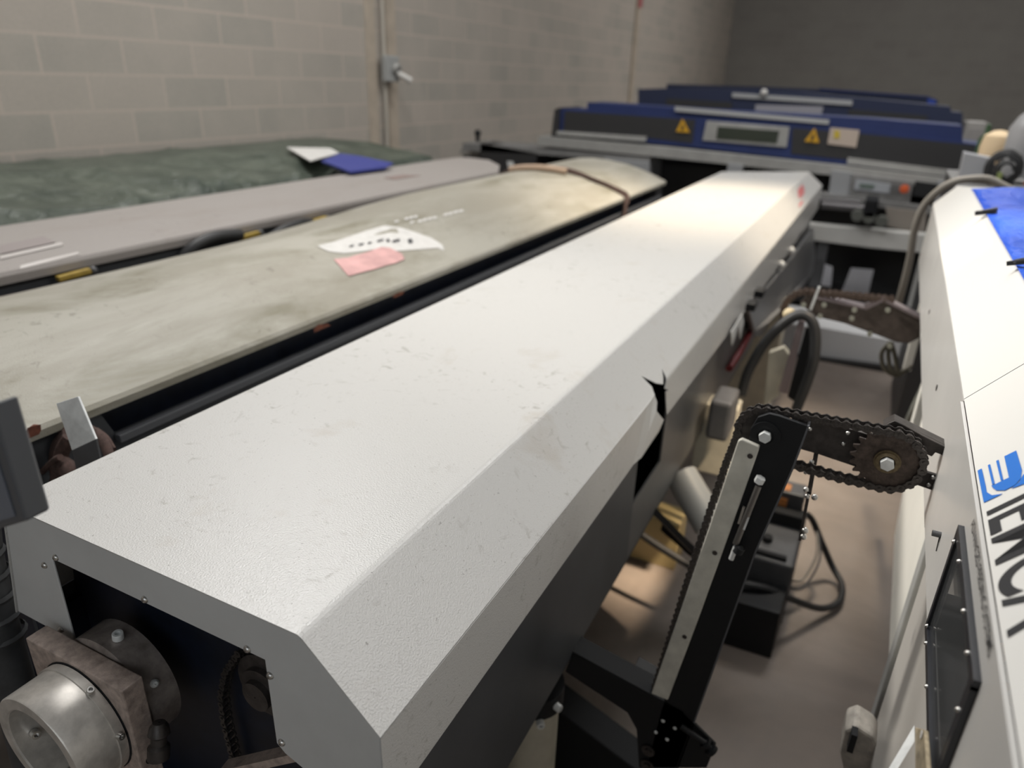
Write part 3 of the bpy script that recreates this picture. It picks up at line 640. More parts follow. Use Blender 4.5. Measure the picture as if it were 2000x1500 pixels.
# lower beige panels and vertical posts
MB().extr([rp(.20, -.5, .74), rp(.20, 1.55, .735), rp(.20, 1.92, .735), rp(.20, 2.03, .83), rp(.20, 2.06, 1.02), rp(.20, 2.06, 1.26), rp(.20, -.5, 1.26)], (.01, 0, 0)).build('lower_panel', beige, m4, .004)
MB().extr([rp(.185, .2, .70), rp(.185, 1.22, .70), rp(.185, 1.22, 1.25), rp(.185, .2, 1.25)], (.006, 0, 0)).build('front_panel', plain('grey_beige', (.50, .48, .45), .4), m4, .002)
for (y, z0, col) in ((1.33, .0, 'light_grey_paint'), (2.20, .86, 'beige_paint'), (3.15, .80, 'beige_paint')):
    mb = MB(); a = rp(.19, y, z0); mb.box(a[0], a[0]+.03, y-.02, y+.02, z0, 1.24); mb.build('post', MATS[col], m4, .003)
MB().box(.30, .62, -.4, 2.85, .76, 1.44).build('inner_body', charcoal, m4)
for (x, y) in ((.56, .0), (.56, 2.6)): MB().box(x-.03, x+.03, y-.03, y+.03, 0, .76).build('leg', charcoal, m4)
MB().bar(rp(.235, 2.5, 1.0), rp(.235, 3.2, .30), .03, .04).build('cable_tray', plain('greenish_panel', (.30, .31, .27), .5), m4)
fb = thing('clamp_block', 'dirty white clamp block with a black slot at the foot of the right machine', 'machine part', (0.2002, 1.15, 0.7227))
MB().extr([(0.1504, 1.15, 0.7529), (0.1659, 1.15, 0.7718), (0.1975, 1.15, 0.7606), (0.2345, 1.15, 0.7027), (0.1731, 1.15, 0.6384), (0.1528, 1.15, 0.6955)], (0, .06, 0)).build('body', plain('chalky_white', (.40, .37, .33), .7, var=.3, vscale=40), fb, .006)
MB().box((0.1603, 1.14, 0.7503)[0], (0.1665, 1.14, 0.7538)[0]+.004, 1.13, 1.152, (0.1655, 1.14, 0.7242)[2], (0.1568, 1.14, 0.7679)[2]).build('slot', blackm, fb)
rb = thing('steel_bracket', 'rusty cream flat bracket standing up at the bottom edge by the window', 'bracket', (0.1403, 0.593, 1.2966))
a = [V((0.1412, 0.6427, 1.2724)), V((0.1405, 0.6059, 1.3062)), V((0.1394, 0.5423, 1.3138)), V((0.1401, 0.5787, 1.2725))]
MB().extr(a, (.004, 0, 0)).build('face', plain('rusted_cream', (.42, .35, .24), .5, .2, var=.45, vscale=60), rb, .001)
a = [V((0.1412, 0.6433, 1.2704)), V((0.1409, 0.6256, 1.2704)), V((0.1252, 0.5879, 1.2529)), V((0.1203, 0.5902, 1.2473))]
MB().extr(a, (0, .004, 0)).build('side', zinc, rb)
MB().lathe(V((0.14, 0.6061, 1.2992)), (-1, 0, 0), [(0, .004), (.0006, .004), (.0006, .001)], 12).build('rivet', paper, rb)

# blue tarpaulin over the right machine with black clips
def bt(u, v):
    y = 2.90 - .06*u - v*3.4
    edge = wp(SW, y)
    x = edge[0] - .002 + u*.75
    k = min(1, u*6)
    z = edge[2]+.005 + .012*math.sin(min(u*2.6, 1.0)*PI*.5) + k*(.006*math.sin(u*14+v*9) + .005*math.sin(v*33+u*5)) - max(0, u-.62)*.5 - max(0, .02-v)*1.3
    return (x, y, z)
tag(MB().grid(bt, 30, 90).build('tarpaulin', blue_tarp, None, solid=.0015), 'bright blue tarpaulin lying over the lettered white machine', 'tarpaulin')
for (p, gname) in (((0.2616, 2.2507, 1.557), 'upper'), ((0.2544, 1.5617, 1.5626), 'lower')):
    k = thing('spring_clip', 'small black clip on the blue tarpaulin edge, %s of the two in the photo' % gname, 'clip', p, 'clips on the blue tarpaulin')
    s_ = .6 if gname == 'lower' else .8
    MB().bar((p[0]-.016*s_, p[1]+.006, p[2]), (p[0]+.034*s_, p[1]-.014, p[2]+.012), .024*s_, .014*s_).build('jaw', black, k, .001)
    MB().bar((p[0]-.004, p[1]-.004, p[2]+.006), (p[0]+.038*s_, p[1]-.008, p[2]+.018), .014*s_, .010*s_).build('lever', motor_m, k, .001)

# ------------------------------------------------------------------ curved-cover machine beside the foreground one
m2 = thing('bar_feeder', 'stained cream bar feeder with a curved lid, torn stickers and a rope tied round it', 'machine', (-1.6, .6, 0))
prof2 = [(-1.270, 1.222), (-1.268, 1.238), (-1.275, 1.246), (-1.33, 1.268), (-1.42, 1.300), (-1.54, 1.332), (-1.68, 1.352), (-1.80, 1.358), (-1.90, 1.350), (-1.99, 1.330), (-2.06, 1.300), (-2.075, 1.285), (-2.078, 1.268)]
def sag(x, y):
    t = min(1, max(0, (3.0-y)/1.3)); t = t*t*(3-2*t); k = min(1, max(0, (-1.58-x)/.36))
    return .044*t*k*k*(3-2*k)
def lid(prof, ya, yb, n, fn=None, dz=None):
    mb = MB(); g = []
    for i in range(n+1):
        y = ya+(yb-ya)*i/n
        g.append([mb.bm.verts.new((x, y + (fn(x, i/n) if fn else 0), z - (dz(x, y) if dz else 0))) for x, z in prof])
    for i in range(n):
        for j in range(len(prof)-1):
            f = mb.bm.faces.new((g[i][j], g[i+1][j], g[i+1][j+1], g[i][j+1])); f.smooth = 1 < j < len(prof)-3
    mb.bm.faces.new(g[-1]); mb.bm.faces.new(g[0][::-1])
    return mb
lid(prof2, .575, 4.86, 24, None, sag).build('cover', cream_dirty, m2, solid=.002)
MB().box(-2.06, -1.285, .60, 4.80, .55, .58).build('bottom_plate', black, m2)
sp2 = MB()
sp2.box(-1.296, -1.290, .60, .755, .55, 1.235); sp2.box(-1.296, -1.290, .755, 4.80, .55, 1.160)
sp2.extr([(-1.296, .755, 1.16), (-1.296, .755, 1.235), (-1.296, .77, 1.235), (-1.296, .80, 1.16)], (.006, 0, 0))
sp2.build('side_panel', anthracite, m2)
MB().box(-1.290, -1.272, .797, 4.80, 1.142, 1.160).build('side_rail', flangegrey, m2, .002)
MB().box(-2.05, -1.36, .62, 4.78, .58, 1.24).build('inner_body', navy, m2)
MB().box(-2.06, -1.285, 4.70, 4.84, .4, 1.215).build('end_panel', charcoal, m2)
for (x, y) in ((-1.45, 1.0), (-1.9, 1.0), (-1.45, 4.4), (-1.9, 4.4)): MB().box(x-.05, x+.05, y-.05, y+.05, 0, .55).build('leg', cream, m2)
def rust_patch(pts, n=(1, 0, 0)):
    MB().extr(pts, V(n)*.0006).build('rust_patch', rustm, m2)
rust_patch([(-1.2675, 0.6231, 1.243), (-1.2675, 0.6306, 1.2519), (-1.2675, 0.6405, 1.2517), (-1.2675, 0.6538, 1.249), (-1.2675, 0.6522, 1.2383), (-1.2675, 0.647, 1.2322), (-1.2675, 0.6241, 1.2322)])
rust_patch([(-1.271, 0.6277, 1.2426), (-1.2755, 0.6371, 1.2474), (-1.2785, 0.6484, 1.2486), (-1.273, 0.657, 1.2449), (-1.27, 0.653, 1.2415)], (.2, 0, 1))
rust_patch([(-1.2675, 1.3778, 1.2204), (-1.2675, 1.3987, 1.2259), (-1.2675, 1.4353, 1.2184), (-1.2675, 1.447, 1.2091), (-1.2675, 1.4092, 1.2097), (-1.2675, 1.3803, 1.2081)])
rust_patch([(-1.2675, 1.7357, 1.2223), (-1.2675, 1.763, 1.2255), (-1.2675, 1.8018, 1.2227), (-1.2675, 1.7901, 1.2139), (-1.2675, 1.7459, 1.2132)])
def sticker(name, px, mat):
    mb = MB(); bmv = [mb.bm.verts.new(V(p)) for p in px]; f = mb.bm.faces.new(bmv)
    bmesh.ops.triangulate(mb.bm, faces=[f])
    return mb.build(name, mat, m2, solid=.0008)
def fan(name, rows, mat):
    """sticker lying on the curved lid, given as rows of points across it"""
    mb = MB(); g = [[mb.bm.verts.new(V(p)) for p in r] for r in rows]
    for a, b in zip(g, g[1:]):
        for i in range(len(a)-1): mb.bm.faces.new((a[i], a[i+1], b[i+1], b[i]))
    return mb.build(name, mat, m2, solid=.0006)
fan('white_sticker', [[(-1.5665, 1.7543, 1.3378), (-1.537, 1.7461, 1.3332), (-1.5155, 1.747, 1.3275)], [(-1.565, 1.8404, 1.3376), (-1.5215, 1.8046, 1.3291), (-1.4825, 1.7811, 1.3187)], [(-1.575, 1.9468, 1.339), (-1.5185, 1.8959, 1.3283), (-1.4665, 1.8494, 1.3144)], [(-1.5825, 2.0426, 1.3401), (-1.5155, 1.982, 1.3275), (-1.454, 1.9211, 1.3111)], [(-1.585, 2.1436, 1.3404), (-1.4985, 2.0629, 1.3229), (-1.4135, 1.972, 1.2997)], [(-1.5325, 2.1752, 1.332), (-1.4645, 2.1081, 1.3139), (-1.397, 2.0334, 1.2938)], [(-1.476, 2.191, 1.3169), (-1.4265, 2.1392, 1.3037), (-1.379, 2.0992, 1.2874)], [(-1.4255, 2.2055, 1.3035), (-1.395, 2.1782, 1.2931), (-1.365, 2.1546, 1.2824)], [(-1.372, 2.1971, 1.2849), (-1.356, 2.1783, 1.2792), (-1.34, 2.1593, 1.2736)]], paper)
fan('pink_sticker', [[(-1.468, 1.7132, 1.3158), (-1.4185, 1.6856, 1.3025), (-1.373, 1.6639, 1.2863)], [(-1.454, 1.7653, 1.3121), (-1.415, 1.7405, 1.3012), (-1.3705, 1.7126, 1.2854)], [(-1.4525, 1.8635, 1.3117), (-1.41, 1.8172, 1.2994), (-1.3655, 1.7782, 1.2836)], [(-1.4575, 1.946, 1.313), (-1.4075, 1.8909, 1.2986), (-1.3645, 1.8447, 1.2833)], [(-1.438, 1.9684, 1.3078), (-1.399, 1.9306, 1.2955), (-1.3605, 1.887, 1.2818)], [(-1.39, 1.9709, 1.2923), (-1.377, 1.9579, 1.2877), (-1.3645, 1.9456, 1.2833)]], pink)
# worn, no longer legible print on the white sticker and beside it
wm = MB()
for a, b, c2, d in (((-1.512, 1.8447, 1.328), (-1.512, 1.866, 1.328), (-1.503, 1.8571, 1.3256), (-1.503, 1.8359, 1.3256)), ((-1.5065, 1.8858, 1.3266), (-1.506, 1.9126, 1.3264), (-1.497, 1.9036, 1.324), (-1.4975, 1.8769, 1.3242)), ((-1.5005, 1.9276, 1.325), (-1.5, 1.9468, 1.3248), (-1.491, 1.9376, 1.3224), (-1.4915, 1.9185, 1.3226)), ((-1.497, 1.9743, 1.324), (-1.497, 2.0095, 1.324), (-1.4875, 1.9995, 1.3215), (-1.488, 1.965, 1.3216)), ((-1.488, 2.0149, 1.3216), (-1.488, 2.0329, 1.3216), (-1.472, 2.0157, 1.3174), (-1.4725, 1.9984, 1.3175)), ((-1.4725, 2.0292, 1.3175), (-1.4715, 2.0709, 1.3172), (-1.459, 2.0572, 1.3139), (-1.46, 2.0157, 1.3142)), ((-1.4525, 2.0937, 1.3122), (-1.452, 2.1187, 1.312), (-1.43, 2.0937, 1.3062), (-1.4305, 2.069, 1.3063))): wm.extr([a, b, c2, d], (0, 0, .0006))
wm.build('worn_black_print', motor_m, m2)
wm = MB()
for a, b, c2, d in (((-1.603, 2.2943, 1.3422), (-1.604, 2.32, 1.3423), (-1.585, 2.2969, 1.3399), (-1.5845, 2.2721, 1.3398)), ((-1.6015, 2.3233, 1.342), (-1.6025, 2.3495, 1.3422), (-1.5835, 2.3262, 1.3397), (-1.583, 2.3009, 1.3396)), ((-1.6, 2.3529, 1.3419), (-1.6005, 2.3752, 1.3419), (-1.5815, 2.3516, 1.3394), (-1.581, 2.3295, 1.3394)), ((-1.553, 2.3108, 1.3354), (-1.5535, 2.3401, 1.3354), (-1.5365, 2.3191, 1.3326), (-1.5365, 2.2908, 1.3326)), ((-1.5545, 2.3488, 1.3356), (-1.5545, 2.3743, 1.3356), (-1.537, 2.3523, 1.3327), (-1.537, 2.327, 1.3327)), ((-1.5525, 2.3785, 1.3353), (-1.5525, 2.4082, 1.3353), (-1.5355, 2.3867, 1.3323), (-1.5355, 2.3573, 1.3323)), ((-1.5495, 2.411, 1.3349), (-1.5495, 2.4374, 1.3349), (-1.533, 2.4165, 1.3316), (-1.533, 2.3902, 1.3316)), ((-1.5505, 2.4932, 1.335), (-1.551, 2.5258, 1.3351), (-1.5335, 2.5027, 1.3318), (-1.5335, 2.4712, 1.3318)), ((-1.5475, 2.5281, 1.3346), (-1.5475, 2.5564, 1.3346), (-1.531, 2.5347, 1.3311), (-1.531, 2.5066, 1.3311)), ((-1.55, 2.5688, 1.3349), (-1.55, 2.6061, 1.3349), (-1.533, 2.5833, 1.3316), (-1.5325, 2.5454, 1.3315)), ((-1.5455, 2.6069, 1.3343), (-1.5455, 2.6408, 1.3343), (-1.529, 2.6186, 1.3306), (-1.529, 2.5849, 1.3306)), ((-1.5585, 2.2634, 1.3361), (-1.559, 2.2918, 1.3362), (-1.5455, 2.2752, 1.3343), (-1.5455, 2.2478, 1.3343)), ((-1.5995, 2.2219, 1.3418), (-1.6005, 2.2499, 1.3419), (-1.5865, 2.2334, 1.3401), (-1.586, 2.2062, 1.34))): wm.extr([a, b, c2, d], (0, 0, .0006))
wm.build('worn_white_print', paper, m2)

rp_ = thing('rope', 'brown rope tied across the far end of the curved cream cover', 'rope', (-1.7, 3.99, 1.35))
pts = [(-1.245, 3.93, 1.13), (-1.255, 3.97, 1.20), (-1.275, 4.0, 1.250), (-1.36, 4.01, 1.287), (-1.48, 4.0, 1.326), (-1.62, 4.02, 1.354), (-1.74, 4.0, 1.366), (-1.86, 3.98, 1.366), (-1.97, 3.96, 1.345), (-2.08, 3.95, 1.29)]
MB().tube(pts, .012, 8).build('strand', rope_m, rp_)
MB().tube([(p[0]+.004, p[1]+.022*math.sin(i*1.7)+.012, p[2]+.006) for i, p in enumerate(pts[1:-1])], .009, 8).build('strand', rope_m, rp_)
MB().tube([(-1.62, 3.95, 1.362), (-1.74, 3.92, 1.374), (-1.86, 3.90, 1.370), (-1.96, 3.90, 1.352)], .020, 8).build('knot', plain('pale_rope', (.42, .31, .23), .9), rp_)

br = thing('metal_bracket', 'bent galvanised metal strip sticking up between the two cream covers', 'bracket', (-1.12, .62, 1.25))
e0, e1, e2, e3 = V((-1.1412, 0.62, 1.3341)), V((-1.0929, 0.63, 1.3542)), V((-1.0372, 0.61, 1.2991)), V((-1.0926, 0.6, 1.2683))
MB().extr([e0, e1, e2, e3], (.0, .004, -.0015)).build('upper_strip', zinc, br, .0012)
MB().extr([e3, e2, e2+V((-.015, .006, -.13)), e3+V((-.015, .006, -.13))], (0, .004, 0)).build('lower_strip', motor_m, br, .001)
bd = thing('cloth_strap', 'bundle of dusty brown straps and rope hanging behind the bent metal strip', 'strap', (-1.2, .66, 1.15))
for pl, r, fl in (([(-1.2892, 0.7, 1.2094), (-1.3206, 0.69, 1.1859), (-1.3434, 0.68, 1.1452), (-1.3559, 0.67, 1.0949), (-1.3767, 0.66, 1.0407)], .017, .45),
                  ([(-1.2592, 0.69, 1.2172), (-1.283, 0.68, 1.1917), (-1.2982, 0.67, 1.1571), (-1.3074, 0.66, 1.1146), (-1.323, 0.65, 1.0634)], .015, .5),
                  ([(-1.2348, 0.68, 1.2184), (-1.2493, 0.67, 1.1925), (-1.253, 0.66, 1.1638), (-1.2535, 0.65, 1.1358), (-1.2816, 0.64, 1.0821)], .013, .6),
                  ([(-1.3644, 0.655, 1.077), (-1.3014, 0.65, 1.1384), (-1.2383, 0.645, 1.1862), (-1.2143, 0.645, 1.2003)], .006, 1.0),
                  ([(-1.2025, 0.7, 1.2337), (-1.1599, 0.69, 1.2334), (-1.1304, 0.68, 1.2251), (-1.1102, 0.67, 1.2097)], .010, .6),
                  ([(-1.203, 0.71, 1.227), (-1.1609, 0.7, 1.2255), (-1.1306, 0.69, 1.2152)], .008, .6),
                  ([(-1.248, 0.655, 1.1731), (-1.2101, 0.65, 1.1756), (-1.1929, 0.645, 1.1618), (-1.2317, 0.64, 1.1202)], .017, .7)):
    MB().tube(pl, r, 10, 5, fl).build('strap_fold', rope_m, bd)

# ------------------------------------------------------------------ long grey machine behind it
m3 = thing('bar_feeder', 'long low grey-cream bar feeder with yellow tags along its edge, beside the green tarpaulin', 'machine', (-2.4, .6, 0))
prof3 = [(-2.200, 1.258), (-2.198, 1.282), (-2.204, 1.294), (-2.30, 1.308), (-2.45, 1.322), (-2.60, 1.331), (-2.66, 1.330), (-2.74, 1.318), (-2.78, 1.300), (-2.785, 1.27)]
def round_end(x, t):
    if t < .9: return 0
    k = abs((x+2.49)/.30); return -.36*(k**2.2)*((t-.9)/.1)
lid(prof3, .45, 4.55, 30, round_end).build('cover', grey_dirty, m3, solid=.002)
MB().box(-2.76, -2.225, .5, 4.1, .45, 1.25).build('side_panel', charcoal, m3)
MB().box(-2.222, -2.212, .5, 4.1, 1.10, 1.245).build('side_rail', anthracite, m3)
for (x, y) in ((-2.3, 1.2), (-2.7, 1.2), (-2.3, 3.7), (-2.7, 3.7)): MB().box(x-.05, x+.05, y-.05, y+.05, 0, .45).build('leg', cream, m3)
fan_ = MB(); fan_.extr([(-2.419, 1.267, 1.3211), (-2.437, 1.4146, 1.3228), (-2.3545, 1.3994, 1.3151), (-2.3375, 1.2181, 1.3135)], (0, 0, .002)); fan_.build('label_plate', plain('dull_mauve_label', (.30, .265, .26), .5), m3)
for q_ in ([(-2.319, 1.207, 1.3118), (-2.3435, 1.4125, 1.3141), (-2.315, 1.4001, 1.3114), (-2.293, 1.1913, 1.309)], [(-2.215, 1.2, 1.2976), (-2.233, 1.3907, 1.3002), (-2.214, 1.384, 1.2975), (-2.202, 1.1909, 1.292)]): MB().extr(q_, (0, 0, .002)).build('paint_tape', plain('pale_tape', (.56, .53, .51), .5) if 'pale_tape' not in MATS else MATS['pale_tape'], m3)
MB().extr([(-2.45, 3.3224, 1.323), (-2.4415, 3.4823, 1.3222), (-2.374, 3.5751, 1.3159), (-2.385, 3.3273, 1.3169)], (0, 0, .002)).build('stain_patch', plain('brown_stain', (.25, .19, .175), .7), m3)
for k, (u, y) in enumerate(((-2.185, 1.33), (-2.185, 2.05), (-2.185, 2.46), (-2.185, 3.33), (-2.185, 3.86))):
    t_ = thing('tag', ['%s yellow tag under the edge of the long grey cover' % w for w in ('nearest', 'second nearest', 'middle', 'second farthest', 'farthest')][k], 'tag', (u, y, 1.24), 'yellow tags under the grey cover')
    MB().bar((u, y-.05, 1.245), (u+.01, y+.05, 1.252), .022, .016).build('tab', yellow, t_, .002)
    MB().ball((u+.004, y+.065, 1.248), .014).build('knob', motor_m, t_)
hb = MB(); hb.tube([(-2.19, 1.72, 1.20), (-2.17, 1.78, 1.255), (-2.165, 1.88, 1.275), (-2.17, 2.0, 1.262)], .022, 10)
hb.tube([(-2.17, 2.12, 1.21), (-2.15, 2.20, 1.25), (-2.15, 2.32, 1.262), (-2.17, 2.40, 1.25)], .016, 10)
tag(hb.build('rubber_hose', rubber), 'black hose bulging out from under the long grey cover', 'hose')
tag(MB().tube([(-2.15, 1.0, 1.235), (-2.15, 1.3, 1.232), (-2.15, 1.9, 1.228), (-2.15, 2.5, 1.236), (-2.15, 3.2, 1.232), (-2.16, 3.9, 1.235)], .008, 8).build('cable', plain('brown_cable', (.13, .10, .085), .6)), 'thin brown cable running in the gap between the curved and the grey cover', 'cable')

# ------------------------------------------------------------------ green tarpaulin along the wall, on its machine
m5 = thing('covered_machine', 'machine hidden under the green tarpaulin, only its blue panel and outline showing', 'machine', (-3.4, 2.5, 0))
MB().box(-3.98, -2.92, .2, 4.55, .3, 1.12).build('body', charcoal, m5)
for (x, y) in ((-3.8, .6), (-3.05, .6), (-3.8, 3.8), (-3.05, 3.8)): MB().box(x-.06, x+.06, y-.06, y+.06, 0, .3).build('leg', charcoal, m5)
def wr(x, y):
    q = y - .9*x + .25*math.sin(2.1*x+y)
    r = 1-abs(math.sin(3.2*q+1.4*math.sin(1.7*x)))
    t = 1-abs(math.sin(5.3*(y+.6*x)+2.0*math.sin(2.3*y)))
    return .052*r**3 + .034*t**3 + .007*math.sin(13*x-9*y) - .026
def gt(u, v):
    y = 0.1 + 4.75*v
    x = -2.83 - u*1.22
    z = 1.30 + .075*min(1, u*1.5) + wr(x, y)*(1-.78*min(1, u*1.25))*(1 if v < .72 else .6)
    if u < .12: z -= (.12-u)/.12*.22; x += .0
    if v > .955: z -= (v-.955)/.045*.30
    if y < 1.9 and u < .5: z += .02*math.sin((1.9-y)*5)*(0.5-u)*2
    return (x, y, z)
tag(MB().grid(gt, 56, 130).build('tarpaulin', green_tarp, None, solid=.002), 'crumpled dark green tarpaulin spread along the block wall', 'tarpaulin')
tag(MB().extr([(-3.5464, 3.7515, 1.382), (-3.3013, 3.8955, 1.382), (-3.0825, 3.7171, 1.38), (-2.9571, 3.3079, 1.372)], (0, 0, .006)).build('paper_sheet', paper, None), 'white sheet lying on the green tarpaulin next to the blue panel', 'paper')
tag(MB().extr([(-2.9363, 3.3796, 1.362), (-3.0829, 3.7265, 1.37), (-2.905, 3.6846, 1.37), (-2.6003, 3.6227, 1.355), (-2.5687, 3.4968, 1.345), (-2.5884, 3.2045, 1.345)], (0, 0, .012)).build('blue_panel', plain('royal_blue_panel', (.035, .05, .27), .4)), 'flat royal blue panel showing on top of the green tarpaulin', 'panel')

# ------------------------------------------------------------------ blue machines across the far end
def face(name, pts, mat, par, d=.01, bev=0):
    return MB().extr(pts, (0, d, 0)).build(name, mat, par, bev)
g1 = thing('knitting_machine', 'nearest blue and black machine row with warning triangles and a grey display frame', 'machine', (-1.1, 6.5, 0))
face('upper_box', [(-2.4309, 6.32, 1.6721), (-1.2128, 6.32, 1.6532), (-0.1461, 6.32, 1.6454), (0.4639, 6.32, 1.626), (0.5095, 6.32, 1.4386), (-2.4182, 6.32, 1.5028)], blue_paint, g1, .45)
face('front_box', [(-2.7139, 6.3, 1.6101), (-1.2832, 6.3, 1.5958), (-0.1292, 6.3, 1.567), (0.6357, 6.3, 1.5045), (0.6664, 6.3, 1.3445), (0.4504, 6.3, 1.2697), (-0.2381, 6.3, 1.3061), (-1.4203, 6.3, 1.3592), (-2.7216, 6.3, 1.3918)], blue_paint, g1, .5)
for q in ([(-2.6308, 6.295, 1.5923), (-1.4561, 6.295, 1.5758), (-1.4576, 6.295, 1.3899), (-1.8779, 6.295, 1.4145), (-2.6353, 6.295, 1.4232)], [(-0.6849, 6.295, 1.5524), (-0.1581, 6.295, 1.5363), (0.5728, 6.295, 1.5009), (0.5992, 6.295, 1.3684), (0.4433, 6.295, 1.2988), (-0.2273, 6.295, 1.3453), (-0.663, 6.295, 1.3613)]):
    face('black_panel', q, charcoal, g1)
wf = face('display_frame', [(-1.3603, 6.285, 1.5728), (-0.7079, 6.285, 1.5592), (-0.7044, 6.285, 1.4059), (-1.3735, 6.285, 1.42)], lightgrey, g1, .015, .002)
face('display', [(-1.262, 6.28, 1.5344), (-0.7786, 6.28, 1.5251), (-0.7824, 6.28, 1.4324), (-1.261, 6.28, 1.439)], plain('display_glass', (.035, .045, .035), .2), wf, .01)
for q in ([(-1.5613, 6.285, 1.579), (-1.605, 6.285, 1.4758), (-1.4876, 6.285, 1.4741)], [(-0.5228, 6.285, 1.5614), (-0.5796, 6.285, 1.4599), (-0.4695, 6.285, 1.4551)]):
    tr = face('warning_triangle', q, warn, g1, .004)
    cx = sum(p[0] for p in q)/3; cz = sum(p[2] for p in q)/3
    MB().extr([(cx-.006, 6.282, cz-.03), (cx+.012, 6.282, cz-.005), (cx+.002, 6.282, cz+.035), (cx-.012, 6.282, cz)], (0, .002, 0)).build('lightning_mark', ink, tr)
lb = face('white_label', [(-0.4099, 6.285, 1.5711), (-0.2025, 6.285, 1.5637), (-0.202, 6.285, 1.438), (-0.4092, 6.285, 1.4513)], plain('cream_label', (.50, .42, .36), .5), g1, .004)
face('yellow_symbol', [(-0.3772, 6.282, 1.5544), (-0.3397, 6.282, 1.549), (-0.3296, 6.282, 1.4975), (-0.373, 6.282, 1.495)], plain('label_yellow', (.55, .42, .05), .5), lb, .002)
face('light_rail', [(-1.6388, 6.29, 1.6713), (-0.4281, 6.29, 1.6255), (-0.429, 6.29, 1.5922), (-1.6345, 6.29, 1.6356)], plain('pale_metal_rail', (.42, .43, .44), .4, .2), g1, .02)
face('handle_rail', [(-2.6806, 6.26, 1.4223), (-1.8499, 6.26, 1.422), (-1.8545, 6.26, 1.3801), (-2.6889, 6.26, 1.3912)], lightgrey, g1, .03)
face('handle_rail', [(-0.2434, 6.26, 1.362), (0.5017, 6.26, 1.3211), (0.5064, 6.26, 1.2745), (-0.2416, 6.26, 1.3167)], lightgrey, g1, .03)
face('side_plate', [(-2.7204, 6.27, 1.6018), (-2.6717, 6.27, 1.621), (-2.6733, 6.27, 1.396), (-2.7421, 6.27, 1.3568)], charcoal, g1, .5)

g2 = thing('textile_machine', 'light grey machine with keypad, red stop button and open dark bay below the blue row', 'machine', (-1.2, 6.6, 0))
face('top_rail', [(-2.834, 6.2, 1.3727), (-1.655, 6.2, 1.3506), (-0.2136, 6.2, 1.3012), (0.5185, 6.2, 1.2635), (0.5246, 6.2, 1.1845), (-0.1987, 6.2, 1.2268), (-1.6455, 6.2, 1.2686), (-2.8405, 6.2, 1.2927)], lightgrey, g2, .7)
face('left_rail', [(-3.6236, 6.2, 1.2622), (-2.8136, 6.2, 1.2677), (-1.7783, 6.2, 1.2594), (-1.7828, 6.2, 1.217), (-2.811, 6.2, 1.2142), (-3.6349, 6.2, 1.1959)], midgrey, g2, .5)
for q in ([(-2.1889, 6.19, 1.2315), (-1.7808, 6.19, 1.2264), (-1.7734, 6.19, 1.0742), (-2.1849, 6.19, 1.0708)], [(-1.1225, 6.19, 1.2659), (-0.9991, 6.19, 1.259), (-1.005, 6.19, 1.138), (-1.1283, 6.19, 1.1359)], [(-0.3378, 6.19, 1.2699), (-0.1909, 6.19, 1.2624), (-0.1785, 6.19, 1.0917), (-0.3263, 6.19, 1.0937)], [(0.3832, 6.19, 1.2533), (0.5228, 6.19, 1.2433), (0.5553, 6.19, 0.945), (0.4164, 6.19, 0.9676)]):
    face('upright', q, plain('cool_grey_paint', (.30, .31, .325), .45) if 'cool_grey_paint' not in MATS else MATS['cool_grey_paint'], g2, .4, .004)
face('back_panel', [(-3.869, 6.62, 1.1725), (0.5201, 6.62, 1.1901), (0.5969, 6.62, 0.72), (-0.7832, 6.62, 0.73), (-3.8681, 6.62, 0.6045)], charcoal, g2, .02)
cp = face('control_panel', [(-0.1883, 6.18, 1.2522), (0.2352, 6.18, 1.2273), (0.2429, 6.18, 1.0718), (-0.1782, 6.18, 1.0929)], midgrey, g2, .06, .003)
face('keypad', [(-0.1523, 6.17, 1.2184), (0.0973, 6.17, 1.2019), (0.098, 6.17, 1.1346), (-0.1514, 6.17, 1.1425)], plain('keypad_grey', (.36, .38, .41), .4), cp)
face('keypad_display', [(-0.1181, 6.165, 1.1915), (-0.0183, 6.165, 1.1888), (-0.019, 6.165, 1.1586), (-0.119, 6.165, 1.1612)], plain('lcd_green', (.13, .17, .15), .3), cp)
for k in range(4):
    for j in range(3):
        MB().ball(((0.1155, 6.165, 1.1816)[0]+.022*k-.02, 6.165, (0.1155, 6.165, 1.1816)[2]-.022*j+.02), .006, 8).build('key', motor_m, cp)
rbn = MB().lathe((0.1851, 6.16, 1.1772), (0, -1, .1), [(0, .001), (0, .02), (.02, .02), (.022, .032), (.04, .030), (.045, .001)], 18).build('stop_button', plain('stop_red', (.55, .10, .03), .4), cp)
face('black_hatch', [(0.2469, 6.18, 1.2356), (0.3957, 6.18, 1.2263), (0.3997, 6.18, 1.1241), (0.2498, 6.18, 1.1324)], blackm, g2, .03)
face('shelf', [(-0.3868, 6.1, 1.0987), (0.2891, 6.1, 1.0719), (0.4241, 6.1, 1.0632), (0.4213, 6.1, 1.0187), (0.299, 6.1, 1.0283), (-0.3841, 6.1, 1.0447)], midgrey, g2, .5)
MB().cyl((-0.3441, 5.95, 1.037), (-0.043, 5.95, 1.0367), .028, 16).build('roller', plain('dark_roller', (.11, .105, .11), .35, .5), g2)
MB().cyl((-0.3721, 6.0, 1.0661), (-0.0867, 6.0, 1.0707), .016, 14).build('roller', MATS['dark_roller'], g2)
MB().box((-0.0523, 5.9, 1.0905)[0], (0.0343, 5.9, 1.0988)[0], 5.85, 6.1, (0.0037, 5.9, 0.9853)[2], (-0.024, 5.9, 1.1188)[2]).build('carriage', black, g2, .01)
